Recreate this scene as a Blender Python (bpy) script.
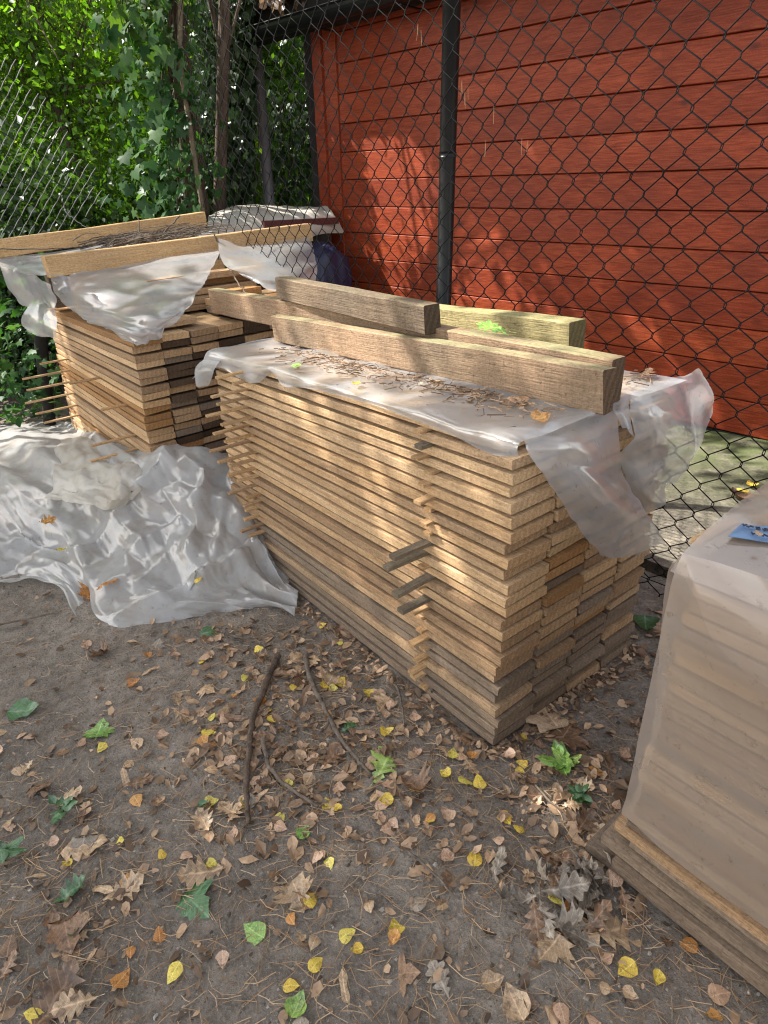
import bpy, bmesh, math, random
import numpy as np
from mathutils import Vector, Matrix, noise
for o in list(bpy.data.objects): bpy.data.objects.remove(o)
R = math.radians
S = bpy.context.scene
C = S.collection
random.seed(7)
rng = np.random.default_rng(7)

# ------------------------------------------------------------------ camera
CAM_H, FOC, YH, ROLL = 1.5, 625.0, 186.0, -1.0
pitch = math.atan((512 - YH) / FOC)
_F = Vector((0, math.cos(pitch), -math.sin(pitch)))
_U = Vector((0, math.sin(pitch), math.cos(pitch)))
_R = Vector((1, 0, 0))
cr, sr = math.cos(R(ROLL)), math.sin(R(ROLL))
RV = cr * _R + sr * _U
UV = -sr * _R + cr * _U
EYE = Vector((0, 0, CAM_H))
cd = bpy.data.cameras.new('camera')
cam = bpy.data.objects.new('camera', cd)
C.objects.link(cam)
cam.matrix_world = Matrix(((RV.x, UV.x, -_F.x, 0), (RV.y, UV.y, -_F.y, 0), (RV.z, UV.z, -_F.z, CAM_H), (0, 0, 0, 1)))
cd.sensor_fit = 'VERTICAL'
cd.sensor_height = 24.0
cd.lens = FOC / 1024 * 24.0
cd.clip_start = 0.02
cd.clip_end = 500
S.camera = cam

# ------------------------------------------------------------------ light
SUN = Vector((-0.9, 0.28, 0.98)).normalized()        # towards the sun
EL = math.asin(SUN.z)
AZ = math.atan2(SUN.x, SUN.y)                        # clockwise from +Y
w = bpy.data.worlds.new('World')
S.world = w
w.use_nodes = True
nt = w.node_tree
bg = nt.nodes['Background']
sky = nt.nodes.new('ShaderNodeTexSky')
sky.sky_type = 'NISHITA'
sky.sun_disc = False
sky.sun_elevation = EL
sky.sun_rotation = AZ
hs_ = nt.nodes.new('ShaderNodeHueSaturation')
hs_.inputs['Saturation'].default_value = 0.42
nt.links.new(sky.outputs[0], hs_.inputs['Color'])
wm = nt.nodes.new('ShaderNodeMix'); wm.data_type = 'RGBA'; wm.blend_type = 'MULTIPLY'; wm.inputs[0].default_value = 1.0
nt.links.new(hs_.outputs[0], wm.inputs[6]); wm.inputs[7].default_value = (1.08, 1.0, 0.90, 1)
nt.links.new(wm.outputs[2], bg.inputs[0])
bg.inputs[1].default_value = 0.15
sl = bpy.data.lights.new('sun', 'SUN')
sl.energy = 4.0
sl.angle = R(0.53)
sl.color = (1, 0.93, 0.82)
so = bpy.data.objects.new('sun', sl)
C.objects.link(so)
so.rotation_euler = SUN.to_track_quat('Z', 'Y').to_euler()
S.view_settings.view_transform = 'Standard'
S.view_settings.look = 'None'
S.view_settings.gamma = 1
S.view_settings.use_curve_mapping = False
S.view_settings.exposure = 1.76
try:
    S.cycles.transparent_max_bounces = 24
    S.cycles.max_bounces = 8
    S.cycles.use_denoising = True
    S.cycles.denoising_input_passes = 'RGB_ALBEDO_NORMAL'
    S.cycles.denoising_prefilter = 'NONE'
    S.cycles.filter_width = 1.15
    S.cycles.sample_clamp_indirect = 4.0
except Exception:
    pass

# ------------------------------------------------------------------ pixel helpers (real planes in the place)
def ray(px, py):
    return (_F * FOC + RV * (px - 384) - UV * (py - 512)).normalized()
def on_plane(px, py, n, p0):
    d = ray(px, py)
    t = (Vector(p0) - EYE).dot(n) / d.dot(n)
    return EYE + d * t
GX0, GY0 = 0.305, 1.325
def gbase(x, y):
    dx, dy = x - GX0, y - GY0
    r = math.hypot(dx, dy)
    f = 1.0 if r < 4 else 4.0 / r
    return (0.054 * dx - 0.025 * dy) * f
def gnoise(x, y):
    v = Vector((x, y, 0))
    r = math.hypot(x, y)
    k = 1 if r < 9 else max(0, 1 - (r - 9) / 10)
    return k * (0.022 * noise.noise(v * 1.3) + 0.011 * noise.noise(v * 4.1 + Vector((5, 2, 1))) + 0.0055 * noise.noise(v * 13) + 0.003 * noise.noise(v * 34))
def gz(x, y):
    return gbase(x, y) + gnoise(x, y)
def ground_at(px, py, dz=0.0):
    n = Vector((-0.054, 0.025, 1))
    p = on_plane(px, py, n, (GX0, GY0, dz))
    p.z = gz(p.x, p.y) + dz
    return p

# ------------------------------------------------------------------ object helpers
def tag(o, label=None, cat=None, group=None, kind=None):
    if label: o['label'] = label
    if cat: o['category'] = cat
    if group: o['group'] = group
    if kind: o['kind'] = kind
    return o
def empty(name, loc, label, cat, group=None, rz=0):
    o = bpy.data.objects.new(name, None)
    C.objects.link(o)
    o.empty_display_size = 0.05
    o.location = loc
    o.rotation_euler = (0, 0, rz)
    return tag(o, label, cat, group)
def link_mesh(name, me, m=None, parent=None, smooth=False):
    if m is not None and len(me.materials) == 0:
        for mm in (m if isinstance(m, (list, tuple)) else [m]):
            me.materials.append(mm)
    if smooth:
        me.polygons.foreach_set('use_smooth', [True] * len(me.polygons))
    o = bpy.data.objects.new(name, me)
    C.objects.link(o)
    if parent is not None:
        o.parent = parent
        o.matrix_parent_inverse = Matrix.Translation(-Vector(parent.location)) if parent.rotation_euler.z == 0 else (Matrix.Translation(parent.location) @ Matrix.Rotation(parent.rotation_euler.z, 4, 'Z')).inverted()
    return o
class MB:
    def __init__(s): s.v, s.f, s.a, s.mi = [], [], [], []
    def add(s, vs, fs, a=0.5, mi=0):
        b = len(s.v)
        s.v += [tuple(v) for v in vs]
        s.f += [tuple(i + b for i in f) for f in fs]
        s.a += [a] * len(fs)
        s.mi += [mi] * len(fs)
    def tube(s, pts, rad, n=6, a=0.5, cap=True, mi=0):
        pts = [Vector(p) for p in pts]
        if not isinstance(rad, (list, tuple)): rad = [rad] * len(pts)
        ref = Vector((0, 0, 1))
        d0 = (pts[-1] - pts[0]).normalized()
        if abs(d0.z) > 0.9: ref = Vector((1, 0.1, 0))
        vs, fs = [], []
        for i, p in enumerate(pts):
            d = (pts[min(i + 1, len(pts) - 1)] - pts[max(i - 1, 0)]).normalized()
            x = d.cross(ref).normalized()
            y = d.cross(x)
            for k in range(n):
                t = 2 * math.pi * k / n
                vs.append(p + (x * math.cos(t) + y * math.sin(t)) * rad[i])
        for i in range(len(pts) - 1):
            for k in range(n):
                k2 = (k + 1) % n
                fs.append((i * n + k, i * n + k2, (i + 1) * n + k2, (i + 1) * n + k))
        if cap:
            fs.append(tuple(range(n)))
            fs.append(tuple((len(pts) - 1) * n + k for k in reversed(range(n))))
        s.add(vs, fs, a, mi)
    def box(s, o, X, Y, Z, a=0.5, mi=0):
        o, X, Y, Z = Vector(o), Vector(X), Vector(Y), Vector(Z)
        vs = [o + X * i + Y * j + Z * k for k in (0, 1) for j in (0, 1) for i in (0, 1)]
        s.add(vs, [(0, 2, 3, 1), (4, 5, 7, 6), (0, 1, 5, 4), (2, 6, 7, 3), (0, 4, 6, 2), (1, 3, 7, 5)], a, mi)
    def mesh(s, name):
        me = bpy.data.meshes.new(name)
        me.from_pydata(s.v, [], s.f)
        at = me.attributes.new('vary', 'FLOAT', 'FACE')
        at.data.foreach_set('value', s.a)
        me.polygons.foreach_set('material_index', s.mi)
        me.update()
        return me
    def build(s, name, m, parent=None, smooth=False):
        return link_mesh(name, s.mesh(name), m, parent, smooth)

# ------------------------------------------------------------------ materials
class NT:
    def __init__(s, name):
        s.m = bpy.data.materials.new(name)
        s.m.use_nodes = True
        s.t = s.m.node_tree
        s.t.nodes.clear()
        s.out = s.t.nodes.new('ShaderNodeOutputMaterial')
    def n(s, typ, **kw):
        nd = s.t.nodes.new(typ)
        for k, v in kw.items():
            if k.startswith('_'):
                setattr(nd, k[1:], v)
        for k, v in kw.items():
            if k.startswith('_'): continue
            inp = nd.inputs[int(k[1:])] if k[0] == 'i' and k[1:].isdigit() else nd.inputs[k.replace('__', ' ')]
            if hasattr(v, 'is_linked') or isinstance(v, bpy.types.NodeSocket):
                s.t.links.new(v, inp)
            else:
                if isinstance(v, (tuple, list)) and len(v) == 3 and inp.type == 'RGBA': v = (*v, 1)
                inp.default_value = v
        return nd
    def L(s, a, b): s.t.links.new(a, b)
    def mix(s, f, a, b, mode='MIX'):
        nd = s.t.nodes.new('ShaderNodeMix')
        nd.data_type = 'RGBA'
        nd.blend_type = mode
        for inp, v in ((nd.inputs[0], f), (nd.inputs[6], a), (nd.inputs[7], b)):
            if isinstance(v, bpy.types.NodeSocket): s.L(v, inp)
            else: inp.default_value = (*v, 1) if isinstance(v, (tuple, list)) and len(v) == 3 else v
        return nd.outputs[2]
    def ramp(s, f, stops):
        nd = s.t.nodes.new('ShaderNodeValToRGB')
        cr_ = nd.color_ramp
        while len(cr_.elements) < len(stops): cr_.elements.new(0.5)
        for e, (p, c) in zip(cr_.elements, stops):
            e.position = p
            e.color = (*c, 1) if isinstance(c, (tuple, list)) else (c, c, c, 1)
        s.L(f, nd.inputs[0])
        return nd.outputs[0]
    def math(s, op, a, b=0.0):
        nd = s.t.nodes.new('ShaderNodeMath')
        nd.operation = op
        for i, v in ((0, a), (1, b)):
            if isinstance(v, bpy.types.NodeSocket): s.L(v, nd.inputs[i])
            else: nd.inputs[i].default_value = v
        return nd.outputs[0]
    def noise(s, vec, scale, detail=4, rough=0.55, dist=0.0):
        nd = s.n('ShaderNodeTexNoise', Scale=scale, Detail=detail, Roughness=rough, Distortion=dist)
        if vec is not None: s.L(vec, nd.inputs['Vector'])
        return nd.outputs[0]
    def mapping(s, vec, scale=(1, 1, 1), loc=None):
        nd = s.n('ShaderNodeMapping')
        s.L(vec, nd.inputs[0])
        nd.inputs['Scale'].default_value = scale
        if loc is not None: s.L(loc, nd.inputs['Location'])
        return nd.outputs[0]
    def bump(s, h, strength=0.5, dist=0.01, normal=None):
        nd = s.n('ShaderNodeBump', Strength=strength, Distance=dist)
        s.L(h, nd.inputs['Height'])
        if normal is not None: s.L(normal, nd.inputs['Normal'])
        return nd.outputs[0]
    def principled(s, color, rough=0.7, normal=None, spec=0.5, **kw):
        nd = s.n('ShaderNodeBsdfPrincipled')
        for k, v in (('Base Color', color), ('Roughness', rough), ('Specular IOR Level', spec)):
            if isinstance(v, bpy.types.NodeSocket): s.L(v, nd.inputs[k])
            else: nd.inputs[k].default_value = (*v, 1) if isinstance(v, (tuple, list)) else v
        if normal is not None: s.L(normal, nd.inputs['Normal'])
        for k, v in kw.items(): nd.inputs[k.replace('_', ' ')].default_value = v
        s.L(nd.outputs[0], s.out.inputs[0])
        return nd

def objvec(t, spread=17.0):
    tc = t.n('ShaderNodeTexCoord')
    oi = t.n('ShaderNodeObjectInfo')
    cmb = t.n('ShaderNodeCombineXYZ')
    m1 = t.math('MULTIPLY', oi.outputs['Random'], spread)
    m2 = t.math('MULTIPLY', oi.outputs['Random'], spread * 2.7)
    t.L(m1, cmb.inputs[0]); t.L(m2, cmb.inputs[1]); t.L(m1, cmb.inputs[2])
    add = t.n('ShaderNodeVectorMath', _operation='ADD')
    t.L(tc.outputs['Object'], add.inputs[0]); t.L(cmb.outputs[0], add.inputs[1])
    return add.outputs[0], oi.outputs['Random'], tc

def wood(name, light, dark, var=0.35, dirt=0.3, dirtcol=(0.10, 0.085, 0.07), moss=0.0, rough=0.75, knot=0.6, bumps=0.35, endk=0.55, sawk=1.0, endd=1.0, crack=.35):
    t = NT(name)
    vec, rnd, tc = objvec(t)
    g1 = t.noise(t.mapping(vec, (1.6, 26, 26)), 2.2, 5, 0.6, 0.4)       # long grain
    g2 = t.noise(t.mapping(vec, (5, 160, 160)), 1.5, 3, 0.6)           # fine fibre
    saw = t.noise(t.mapping(vec, (55, 5, 5)), 3.0, 3, 0.6)             # saw marks across
    big = t.noise(vec, 2.2, 3, 0.5)
    col = t.mix(t.ramp(g1, [(0.3, 0.0), (0.7, 1.0)]), light, dark)
    col = t.mix(t.ramp(g2, [(0.35, 0.0), (0.7, 0.8)]), col, tuple(c * .8 for c in dark))
    # per-board tone
    k = t.ramp(rnd, [(0.0, tuple(1 - var * h for h in (0.9, 1.0, 1.05))), (0.35, (0.98, 0.93, 0.86)), (0.7, (1.0, 1.0, 1.0)), (1.0, (0.82, 0.76, 0.70))])
    col = t.mix(1.0, col, k, 'MULTIPLY')
    # knots
    vo = t.n('ShaderNodeTexVoronoi', Scale=3.0)
    t.L(t.mapping(vec, (1.0, 2.4, 2.4)), vo.inputs['Vector'])
    kn = t.ramp(vo.outputs['Distance'], [(0.02, 1.0), (0.10, 0.0)])
    col = t.mix(t.math('MULTIPLY', kn, knot), col, tuple(c * 0.32 for c in dark))
    # dirt / stains
    df = t.ramp(t.math('ADD', t.math('MULTIPLY', big, 0.7), t.math('MULTIPLY', saw, 0.3)), [(0.42, 0.0), (0.68, 1.0)])
    col = t.mix(t.math('MULTIPLY', df, min(1, dirt * 1.25)), col, dirtcol)
    col = t.mix(t.math('MULTIPLY', t.ramp(saw, [(0.5, 0.0), (0.75, 0.35)]), sawk), col, tuple(c * .7 for c in dark))
    sp = t.noise(vec, 90, 2, 0.7)
    col = t.mix(t.math('MULTIPLY', t.ramp(sp, [(0.62, 0.0), (0.72, 1.0)]), dirt), col, tuple(c * 0.5 for c in dirtcol))
    if moss > 0:
        geo = t.n('ShaderNodeNewGeometry')
        sx = t.n('ShaderNodeSeparateXYZ')
        t.L(geo.outputs['Normal'], sx.inputs[0])
        up = t.ramp(sx.outputs[2], [(0.4, 0.04), (0.85, 1.0)])
        mn = t.ramp(t.noise(vec, 7, 5, 0.7), [(0.36, 0.0), (0.6, 1.0)])
        mf = t.math('MULTIPLY', t.math('MULTIPLY', up, mn), moss)
        col = t.mix(mf, col, t.mix(t.noise(vec, 40, 3), (0.20, 0.21, 0.085), (0.32, 0.34, 0.20)))
    ck = t.ramp(t.noise(t.mapping(vec, (1.0, 34, 34)), 2.0, 3, 0.5, 0.3), [(0.485, 0.0), (0.5, 1.0), (0.515, 0.0)])
    ckm = t.math('MULTIPLY', ck, t.ramp(t.noise(vec, 3.5, 2), [(0.5, 0.0), (0.62, 1.0)]))
    col = t.mix(t.math('MULTIPLY', ckm, crack), col, tuple(c * .25 for c in dark))
    fine = t.noise(t.mapping(vec, (0.4, 1.1, 1.1)), 170, 3, 0.8)
    col = t.mix(1.0, col, t.ramp(fine, [(0.30, (0.62, 0.60, 0.58)), (0.50, (0.98, 0.98, 0.98)), (0.70, (1.22, 1.2, 1.16))]), 'MULTIPLY')
    sn = t.n('ShaderNodeSeparateXYZ'); t.L(tc.outputs['Normal'], sn.inputs[0])
    endf = t.ramp(t.math('ABSOLUTE', sn.outputs[0]), [(0.6, 0.0), (0.85, 1.0)])
    # end grain: growth arcs, darker and thirstier than the faces
    wv = t.n('ShaderNodeTexWave', Scale=28.0, Distortion=2.5, _wave_type='RINGS', _rings_direction='X')
    wv.inputs['Scale'].default_value = 15.0
    wv.inputs['Detail'].default_value = 2
    t.L(t.mapping(vec, (1, 1, 1)), wv.inputs['Vector'])
    ecol = t.mix(t.math('MULTIPLY', wv.outputs['Fac'], 0.75), tuple(0.72 * a + 0.14 * b for a, b in zip(dark, light)), tuple(c * 0.55 for c in dark))
    ecol = t.mix(1.0, ecol, k, 'MULTIPLY')
    ecol = t.mix(1.0, ecol, t.ramp(fine, [(0.30, (0.6, 0.6, 0.6)), (0.70, (1.35, 1.3, 1.25))]), 'MULTIPLY')
    ecol = t.mix(1.0, ecol, (endd, endd, endd), 'MULTIPLY')  # beam ends darkened further: wet wood plus shade put into the colour
    col = t.mix(t.math('MULTIPLY', endf, endk), col, ecol)
    h = t.math('ADD', t.math('MULTIPLY', g1, 0.5), t.math('ADD', t.math('MULTIPLY', saw, 0.6 * sawk), t.math('MULTIPLY', g2, 0.7)))
    t.principled(col, rough, t.bump(h, bumps * 1.6, 0.005), 0.15)
    return t.m

def plain(name, col, rough=0.5, metallic=0.0, var=0.12, scale=20, bumps=0.1, spec=0.5, dust=0.0, dustcol=(0.3, 0.27, 0.22)):
    t = NT(name)
    tc = t.n('ShaderNodeTexCoord')
    n1 = t.noise(tc.outputs['Object'], scale, 4, 0.6)
    n2 = t.noise(tc.outputs['Object'], scale * 0.15, 3, 0.6)
    c = t.mix(t.ramp(n1, [(0.3, 0.0), (0.7, 1.0)]), tuple(x * (1 - var) for x in col), tuple(min(1, x * (1 + var)) for x in col))
    if dust: c = t.mix(t.math('MULTIPLY', t.ramp(n2, [(0.4, 0.0), (0.65, 1.0)]), dust), c, dustcol)
    nd = t.principled(c, rough, t.bump(n1, bumps, 0.003), spec)
    nd.inputs['Metallic'].default_value = metallic
    return t.m

def leafmat(name, c1, c2, c3=None, trans=0.5, gloss=0.06, attr=True):
    t = NT(name)
    if attr:
        a = t.n('ShaderNodeAttribute', _attribute_name='vary').outputs['Fac']
    else:
        a = t.n('ShaderNodeObjectInfo').outputs['Random']
    stops = [(0.0, c1), (1.0, c2)] if c3 is None else [(0.0, c1), (0.6, c2), (1.0, c3)]
    col = t.ramp(a, stops)
    tc = t.n('ShaderNodeTexCoord')
    col = t.mix(t.ramp(t.noise(tc.outputs['Object'], 60, 3), [(0.3, 0.0), (0.75, 0.35)]), col, tuple(x * 0.5 for x in c1))
    if not attr:
        sp_ = t.n('ShaderNodeSeparateXYZ'); t.L(tc.outputs['Object'], sp_.inputs[0])
        ay = t.math('ABSOLUTE', sp_.outputs[1])
        rib = t.ramp(ay, [(0.008, 1.0), (0.03, 0.0)])
        sv = t.math('SINE', t.math('MULTIPLY', t.math('SUBTRACT', sp_.outputs[0], t.math('MULTIPLY', ay, 0.9)), 48.0))
        svr = t.ramp(sv, [(0.86, 0.0), (0.98, 0.6)])
        vein = t.math('MAXIMUM', rib, svr)
        col = t.mix(t.math('MULTIPLY', vein, 0.45), col, tuple(min(1, x * 1.5 + .05) for x in c3))
        bl = t.noise(tc.outputs['Object'], 4.5, 4, .7)
        col = t.mix(t.ramp(bl, [(0.52, 0.0), (0.64, 0.75)]), col, tuple(x * .42 + .01 for x in c1))
        ed = t.ramp(t.noise(tc.outputs['Object'], 14, 3, .7), [(0.3, 0.72), (0.7, 1.15)])
        col = t.mix(1.0, col, ed, 'MULTIPLY')
    d = t.n('ShaderNodeBsdfDiffuse'); t.L(col, d.inputs[0])
    tr = t.n('ShaderNodeBsdfTranslucent')
    tcol = t.mix(1.0, col, (1.25, 1.5, 0.45), 'MULTIPLY') if trans > 0.3 else col
    t.L(tcol, tr.inputs[0])
    mx = t.n('ShaderNodeMixShader'); mx.inputs[0].default_value = trans
    t.L(d.outputs[0], mx.inputs[1]); t.L(tr.outputs[0], mx.inputs[2])
    g = t.n('ShaderNodeBsdfGlossy'); g.inputs['Roughness'].default_value = 0.38
    g.inputs[0].default_value = (0.9, 0.95, 1, 1)
    m2 = t.n('ShaderNodeMixShader'); m2.inputs[0].default_value = gloss
    t.L(mx.outputs[0], m2.inputs[1]); t.L(g.outputs[0], m2.inputs[2])
    t.L(m2.outputs[0], t.out.inputs[0])
    return t.m

def film(name, clear=0.45, tint=(0.72, 0.76, 0.80), dirt=0.25, rough=0.2, gl=0.16, dirtcol=(0.42, 0.36, 0.28), crinkle=0.5, fres=0.2):
    t = NT(name)
    tc = t.n('ShaderNodeTexCoord')
    v = tc.outputs['Object']
    n1 = t.noise(v, 5, 5, 0.65)
    n2 = t.noise(v, 45, 4, 0.7)
    col = t.mix(t.math('MULTIPLY', t.ramp(n1, [(0.45, 0.0), (0.72, 1.0)]), dirt), tint, dirtcol)
    col = t.mix(t.math('MULTIPLY', t.ramp(n2, [(0.6, 0.0), (0.75, 1.0)]), dirt * 0.8), col, tuple(c * 0.6 for c in dirtcol))
    h = t.math('ADD', t.math('MULTIPLY', n1, 0.8), t.math('MULTIPLY', n2, 0.12))
    nrm = t.bump(h, crinkle, 0.02)
    d = t.n('ShaderNodeBsdfDiffuse'); t.L(col, d.inputs[0]); t.L(nrm, d.inputs['Normal'])
    tr = t.n('ShaderNodeBsdfTranslucent'); t.L(col, tr.inputs[0])
    m1 = t.n('ShaderNodeMixShader'); m1.inputs[0].default_value = 0.42
    t.L(d.outputs[0], m1.inputs[1]); t.L(tr.outputs[0], m1.inputs[2])
    tp = t.n('ShaderNodeBsdfTransparent'); tp.inputs[0].default_value = (0.95, 0.95, 0.94, 1)
    m2 = t.n('ShaderNodeMixShader')
    fac = t.math('MULTIPLY', t.ramp(n1, [(0.3, 1.15), (0.75, 0.6)]), clear)
    t.L(fac, m2.inputs[0])
    t.L(m1.outputs[0], m2.inputs[1]); t.L(tp.outputs[0], m2.inputs[2])
    g = t.n('ShaderNodeBsdfGlossy'); g.inputs['Roughness'].default_value = rough
    t.L(nrm, g.inputs['Normal'])
    lw = t.n('ShaderNodeLayerWeight', Blend=0.35); t.L(nrm, lw.inputs['Normal'])
    gf = t.math('ADD', t.math('MULTIPLY', lw.outputs['Fresnel'], fres), gl * 0.16)
    m3 = t.n('ShaderNodeMixShader'); t.L(gf, m3.inputs[0])
    t.L(m2.outputs[0], m3.inputs[1]); t.L(g.outputs[0], m3.inputs[2])
    t.L(m3.outputs[0], t.out.inputs[0])
    return t.m

def soilmat():
    t = NT('soil')
    tc = t.n('ShaderNodeTexCoord')
    v = tc.outputs['Object']
    a = t.noise(v, 1.6, 5, 0.6); b = t.noise(v, 22, 6, 0.7); c = t.noise(v, 150, 5, 0.75)
    col = t.mix(t.ramp(a, [(0.35, 0.0), (0.65, 1.0)]), (0.195, 0.168, 0.143), (0.31, 0.272, 0.235))
    col = t.mix(t.ramp(b, [(0.35, 0.8), (0.6, 0.0)]), col, (0.115, 0.098, 0.085))
    col = t.mix(t.ramp(c, [(0.56, 0.0), (0.68, 0.9)]), col, (0.38, 0.345, 0.30))
    col = t.mix(t.ramp(c, [(0.28, 0.8), (0.42, 0.0)]), col, (0.035, 0.028, 0.024))
    vo = t.n('ShaderNodeTexVoronoi', Scale=60.0); t.L(v, vo.inputs['Vector'])
    peb = t.ramp(vo.outputs['Distance'], [(0.1, 1.0), (0.45, 0.0)])
    h = t.math('ADD', t.math('MULTIPLY', b, 1.0), t.math('ADD', t.math('MULTIPLY', c, 0.5), t.math('MULTIPLY', peb, 0.25)))
    t.principled(col, 0.95, t.bump(h, 0.9, 0.02), 0.15)
    return t.m

def concretemat():
    t = NT('concrete')
    tc = t.n('ShaderNodeTexCoord')
    v = tc.outputs['Object']
    a = t.noise(v, 3, 5, 0.6); b = t.noise(v, 60, 5, 0.7)
    at = t.n('ShaderNodeAttribute', _attribute_name='vary').outputs['Fac']
    col = t.mix(a, (0.075, 0.07, 0.058), (0.17, 0.155, 0.128))
    col = t.mix(t.ramp(b, [(0.5, 0.0), (0.62, 0.9)]), col, (0.05, 0.045, 0.038))
    col = t.mix(t.ramp(t.noise(v, 11, 5, .75), [(0.5, 0.0), (0.65, 0.7)]), col, (0.30, 0.27, 0.22))
    mf = t.math('MULTIPLY', t.ramp(t.noise(v, 4.5, 6, 0.75), [(0.32, 0.0), (0.52, 1.0)]), at)
    col = t.mix(mf, col, t.mix(b, (0.075, 0.10, 0.035), (0.13, 0.155, 0.07)))
    t.principled(col, 0.9, t.bump(b, 0.6, 0.01), 0.2)
    return t.m

def sidingmat():
    t = NT('red_stain')
    tc = t.n('ShaderNodeTexCoord')
    at = t.n('ShaderNodeAttribute', _attribute_name='vary').outputs['Fac']
    cmb = t.n('ShaderNodeCombineXYZ')
    t.L(t.math('MULTIPLY', at, 31.0), cmb.inputs[0]); t.L(t.math('MULTIPLY', at, 13.0), cmb.inputs[2])
    add = t.n('ShaderNodeVectorMath', _operation='ADD')
    t.L(tc.outputs['Object'], add.inputs[0]); t.L(cmb.outputs[0], add.inputs[1])
    v = add.outputs[0]
    g = t.noise(t.mapping(v, (1.0, 9, 14)), 3.0, 6, 0.65, 0.8)
    g2 = t.noise(t.mapping(v, (3, 60, 60)), 3.0, 3, 0.6)
    vo = t.n('ShaderNodeTexVoronoi', Scale=2.4); t.L(t.mapping(v, (1, 1, 1.8)), vo.inputs['Vector'])
    kn = t.ramp(vo.outputs['Distance'], [(0.03, 1.0), (0.11, 0.0)])
    col = t.mix(t.ramp(g, [(0.3, 0.0), (0.7, 1.0)]), (0.31, 0.047, 0.014), (0.135, 0.018, 0.007))
    col = t.mix(t.ramp(g2, [(0.4, 0.0), (0.7, 0.6)]), col, (0.50, 0.13, 0.05))
    col = t.mix(t.math('MULTIPLY', kn, 0.9), col, (0.04, 0.012, 0.01))
    blo = t.noise(v, 1.7, 4, 0.65)
    col = t.mix(t.ramp(blo, [(0.42, 0.0), (0.7, 0.6)]), col, (0.13, 0.024, 0.014))
    col = t.mix(1.0, col, t.ramp(t.noise(v, 120, 3, .8), [(0.3, (0.75, 0.72, 0.7)), (0.7, (1.25, 1.25, 1.25))]), 'MULTIPLY')
    tone = t.ramp(at, [(0.0, (0.84, 0.8, 0.8)), (0.5, (1, 1, 1)), (1.0, (0.95, 1.08, 1.0))])
    col = t.mix(1.0, col, tone, 'MULTIPLY')
    col = t.mix(1.0, col, (0.92, 0.84, 0.82), 'MULTIPLY')
    t.principled(col, t.ramp(g, [(0.2, 0.42), (0.8, 0.6)]), t.bump(t.math('ADD', g, t.math('MULTIPLY', g2, 0.5)), 0.35, 0.004), 0.25)
    return t.m

def barkmat(name='bark', c1=(0.10, 0.08, 0.06), c2=(0.2, 0.17, 0.13)):
    t = NT(name)
    tc = t.n('ShaderNodeTexCoord')
    v = tc.outputs['Object']
    a = t.noise(t.mapping(v, (14, 14, 3)), 2, 5, 0.7)
    b = t.noise(v, 70, 4, 0.7)
    col = t.mix(t.ramp(a, [(0.35, 0.0), (0.65, 1.0)]), c1, c2)
    col = t.mix(t.ramp(b, [(0.55, 0.0), (0.7, 0.7)]), col, tuple(c * 1.6 for c in c2))
    t.principled(col, 0.9, t.bump(t.math('ADD', a, t.math('MULTIPLY', b, 0.4)), 0.8, 0.012), 0.2)
    return t.m

M = {}
M['fresh'] = wood('pine_fresh', (0.70, 0.52, 0.33), (0.50, 0.33, 0.18), 0.34, 0.4, (0.26, 0.19, 0.13), knot=.8)
M['mid'] = wood('pine_mid', (0.59, 0.425, 0.265), (0.38, 0.25, 0.15), 0.4, 0.55, (0.17, 0.13, 0.09))
M['grey'] = wood('pine_weathered', (0.31, 0.245, 0.188), (0.20, 0.15, 0.112), 0.35, 0.55, (0.13, 0.105, 0.085), knot=0.5)
M['damp'] = wood('pine_damp', (0.17, 0.118, 0.078), (0.09, 0.06, 0.04), 0.5, 0.6, (0.05, 0.035, 0.028), knot=0.4)
M['orange'] = wood('pine_orange', (0.50, 0.30, 0.14), (0.35, 0.19, 0.08), 0.3, 0.3, (0.16, 0.11, 0.07))
M['stick'] = wood('spacer_wood', (0.60, 0.42, 0.24), (0.42, 0.27, 0.14), 0.3, 0.25, (0.17, 0.13, 0.10))
M['stickgrey'] = wood('spacer_grey', (0.27, 0.235, 0.19), (0.17, 0.145, 0.11), 0.3, 0.5)
M['beam'] = wood('beam_tan', (0.44, 0.315, 0.215), (0.29, 0.195, 0.13), 0.1, 0.75, (0.16, 0.12, 0.085), moss=0.6, knot=0.9, endk=1.0, sawk=.2, endd=.42, bumps=.6, crack=.9)
M['beamgrey'] = wood('beam_grey', (0.25, 0.195, 0.145), (0.16, 0.12, 0.088), 0.1, 0.7, (0.10, 0.08, 0.062), moss=0.2, endk=1.0, sawk=.3, endd=.5, bumps=.6, crack=.9)
M['beamgreen'] = wood('beam_greenish', (0.42, 0.37, 0.20), (0.30, 0.25, 0.12), 0.1, 0.5, (0.17, 0.14, 0.08), moss=0.45, endk=1.0, sawk=.2, endd=.42, bumps=.6, crack=.9)
M['beampale'] = wood('beam_pale', (0.60, 0.44, 0.26), (0.47, 0.31, 0.16), 0.15, 0.2, (0.24, 0.18, 0.12))
M['film'] = film('clear_film', 0.54, (0.62, 0.65, 0.70), 0.85, 0.13, 0.2, crinkle=0.06, fres=.12)
M['filmheap'] = film('heap_film', 0.36, (0.62, 0.63, 0.65), 0.7, 0.13, 0.12, (0.33, 0.28, 0.22), 0.04, fres=.07)
M['filmmilk'] = film('milky_film', 0.50, (0.53, 0.455, 0.40), 0.75, 0.16, 0.3, (0.36, 0.27, 0.20), 0.1, fres=.12)
M['cloth'] = plain('white_cloth', (0.42, 0.405, 0.375), 0.9, 0, 0.08, 12, 0.5, 0.1, 0.35, (0.42, 0.36, 0.28))
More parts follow.
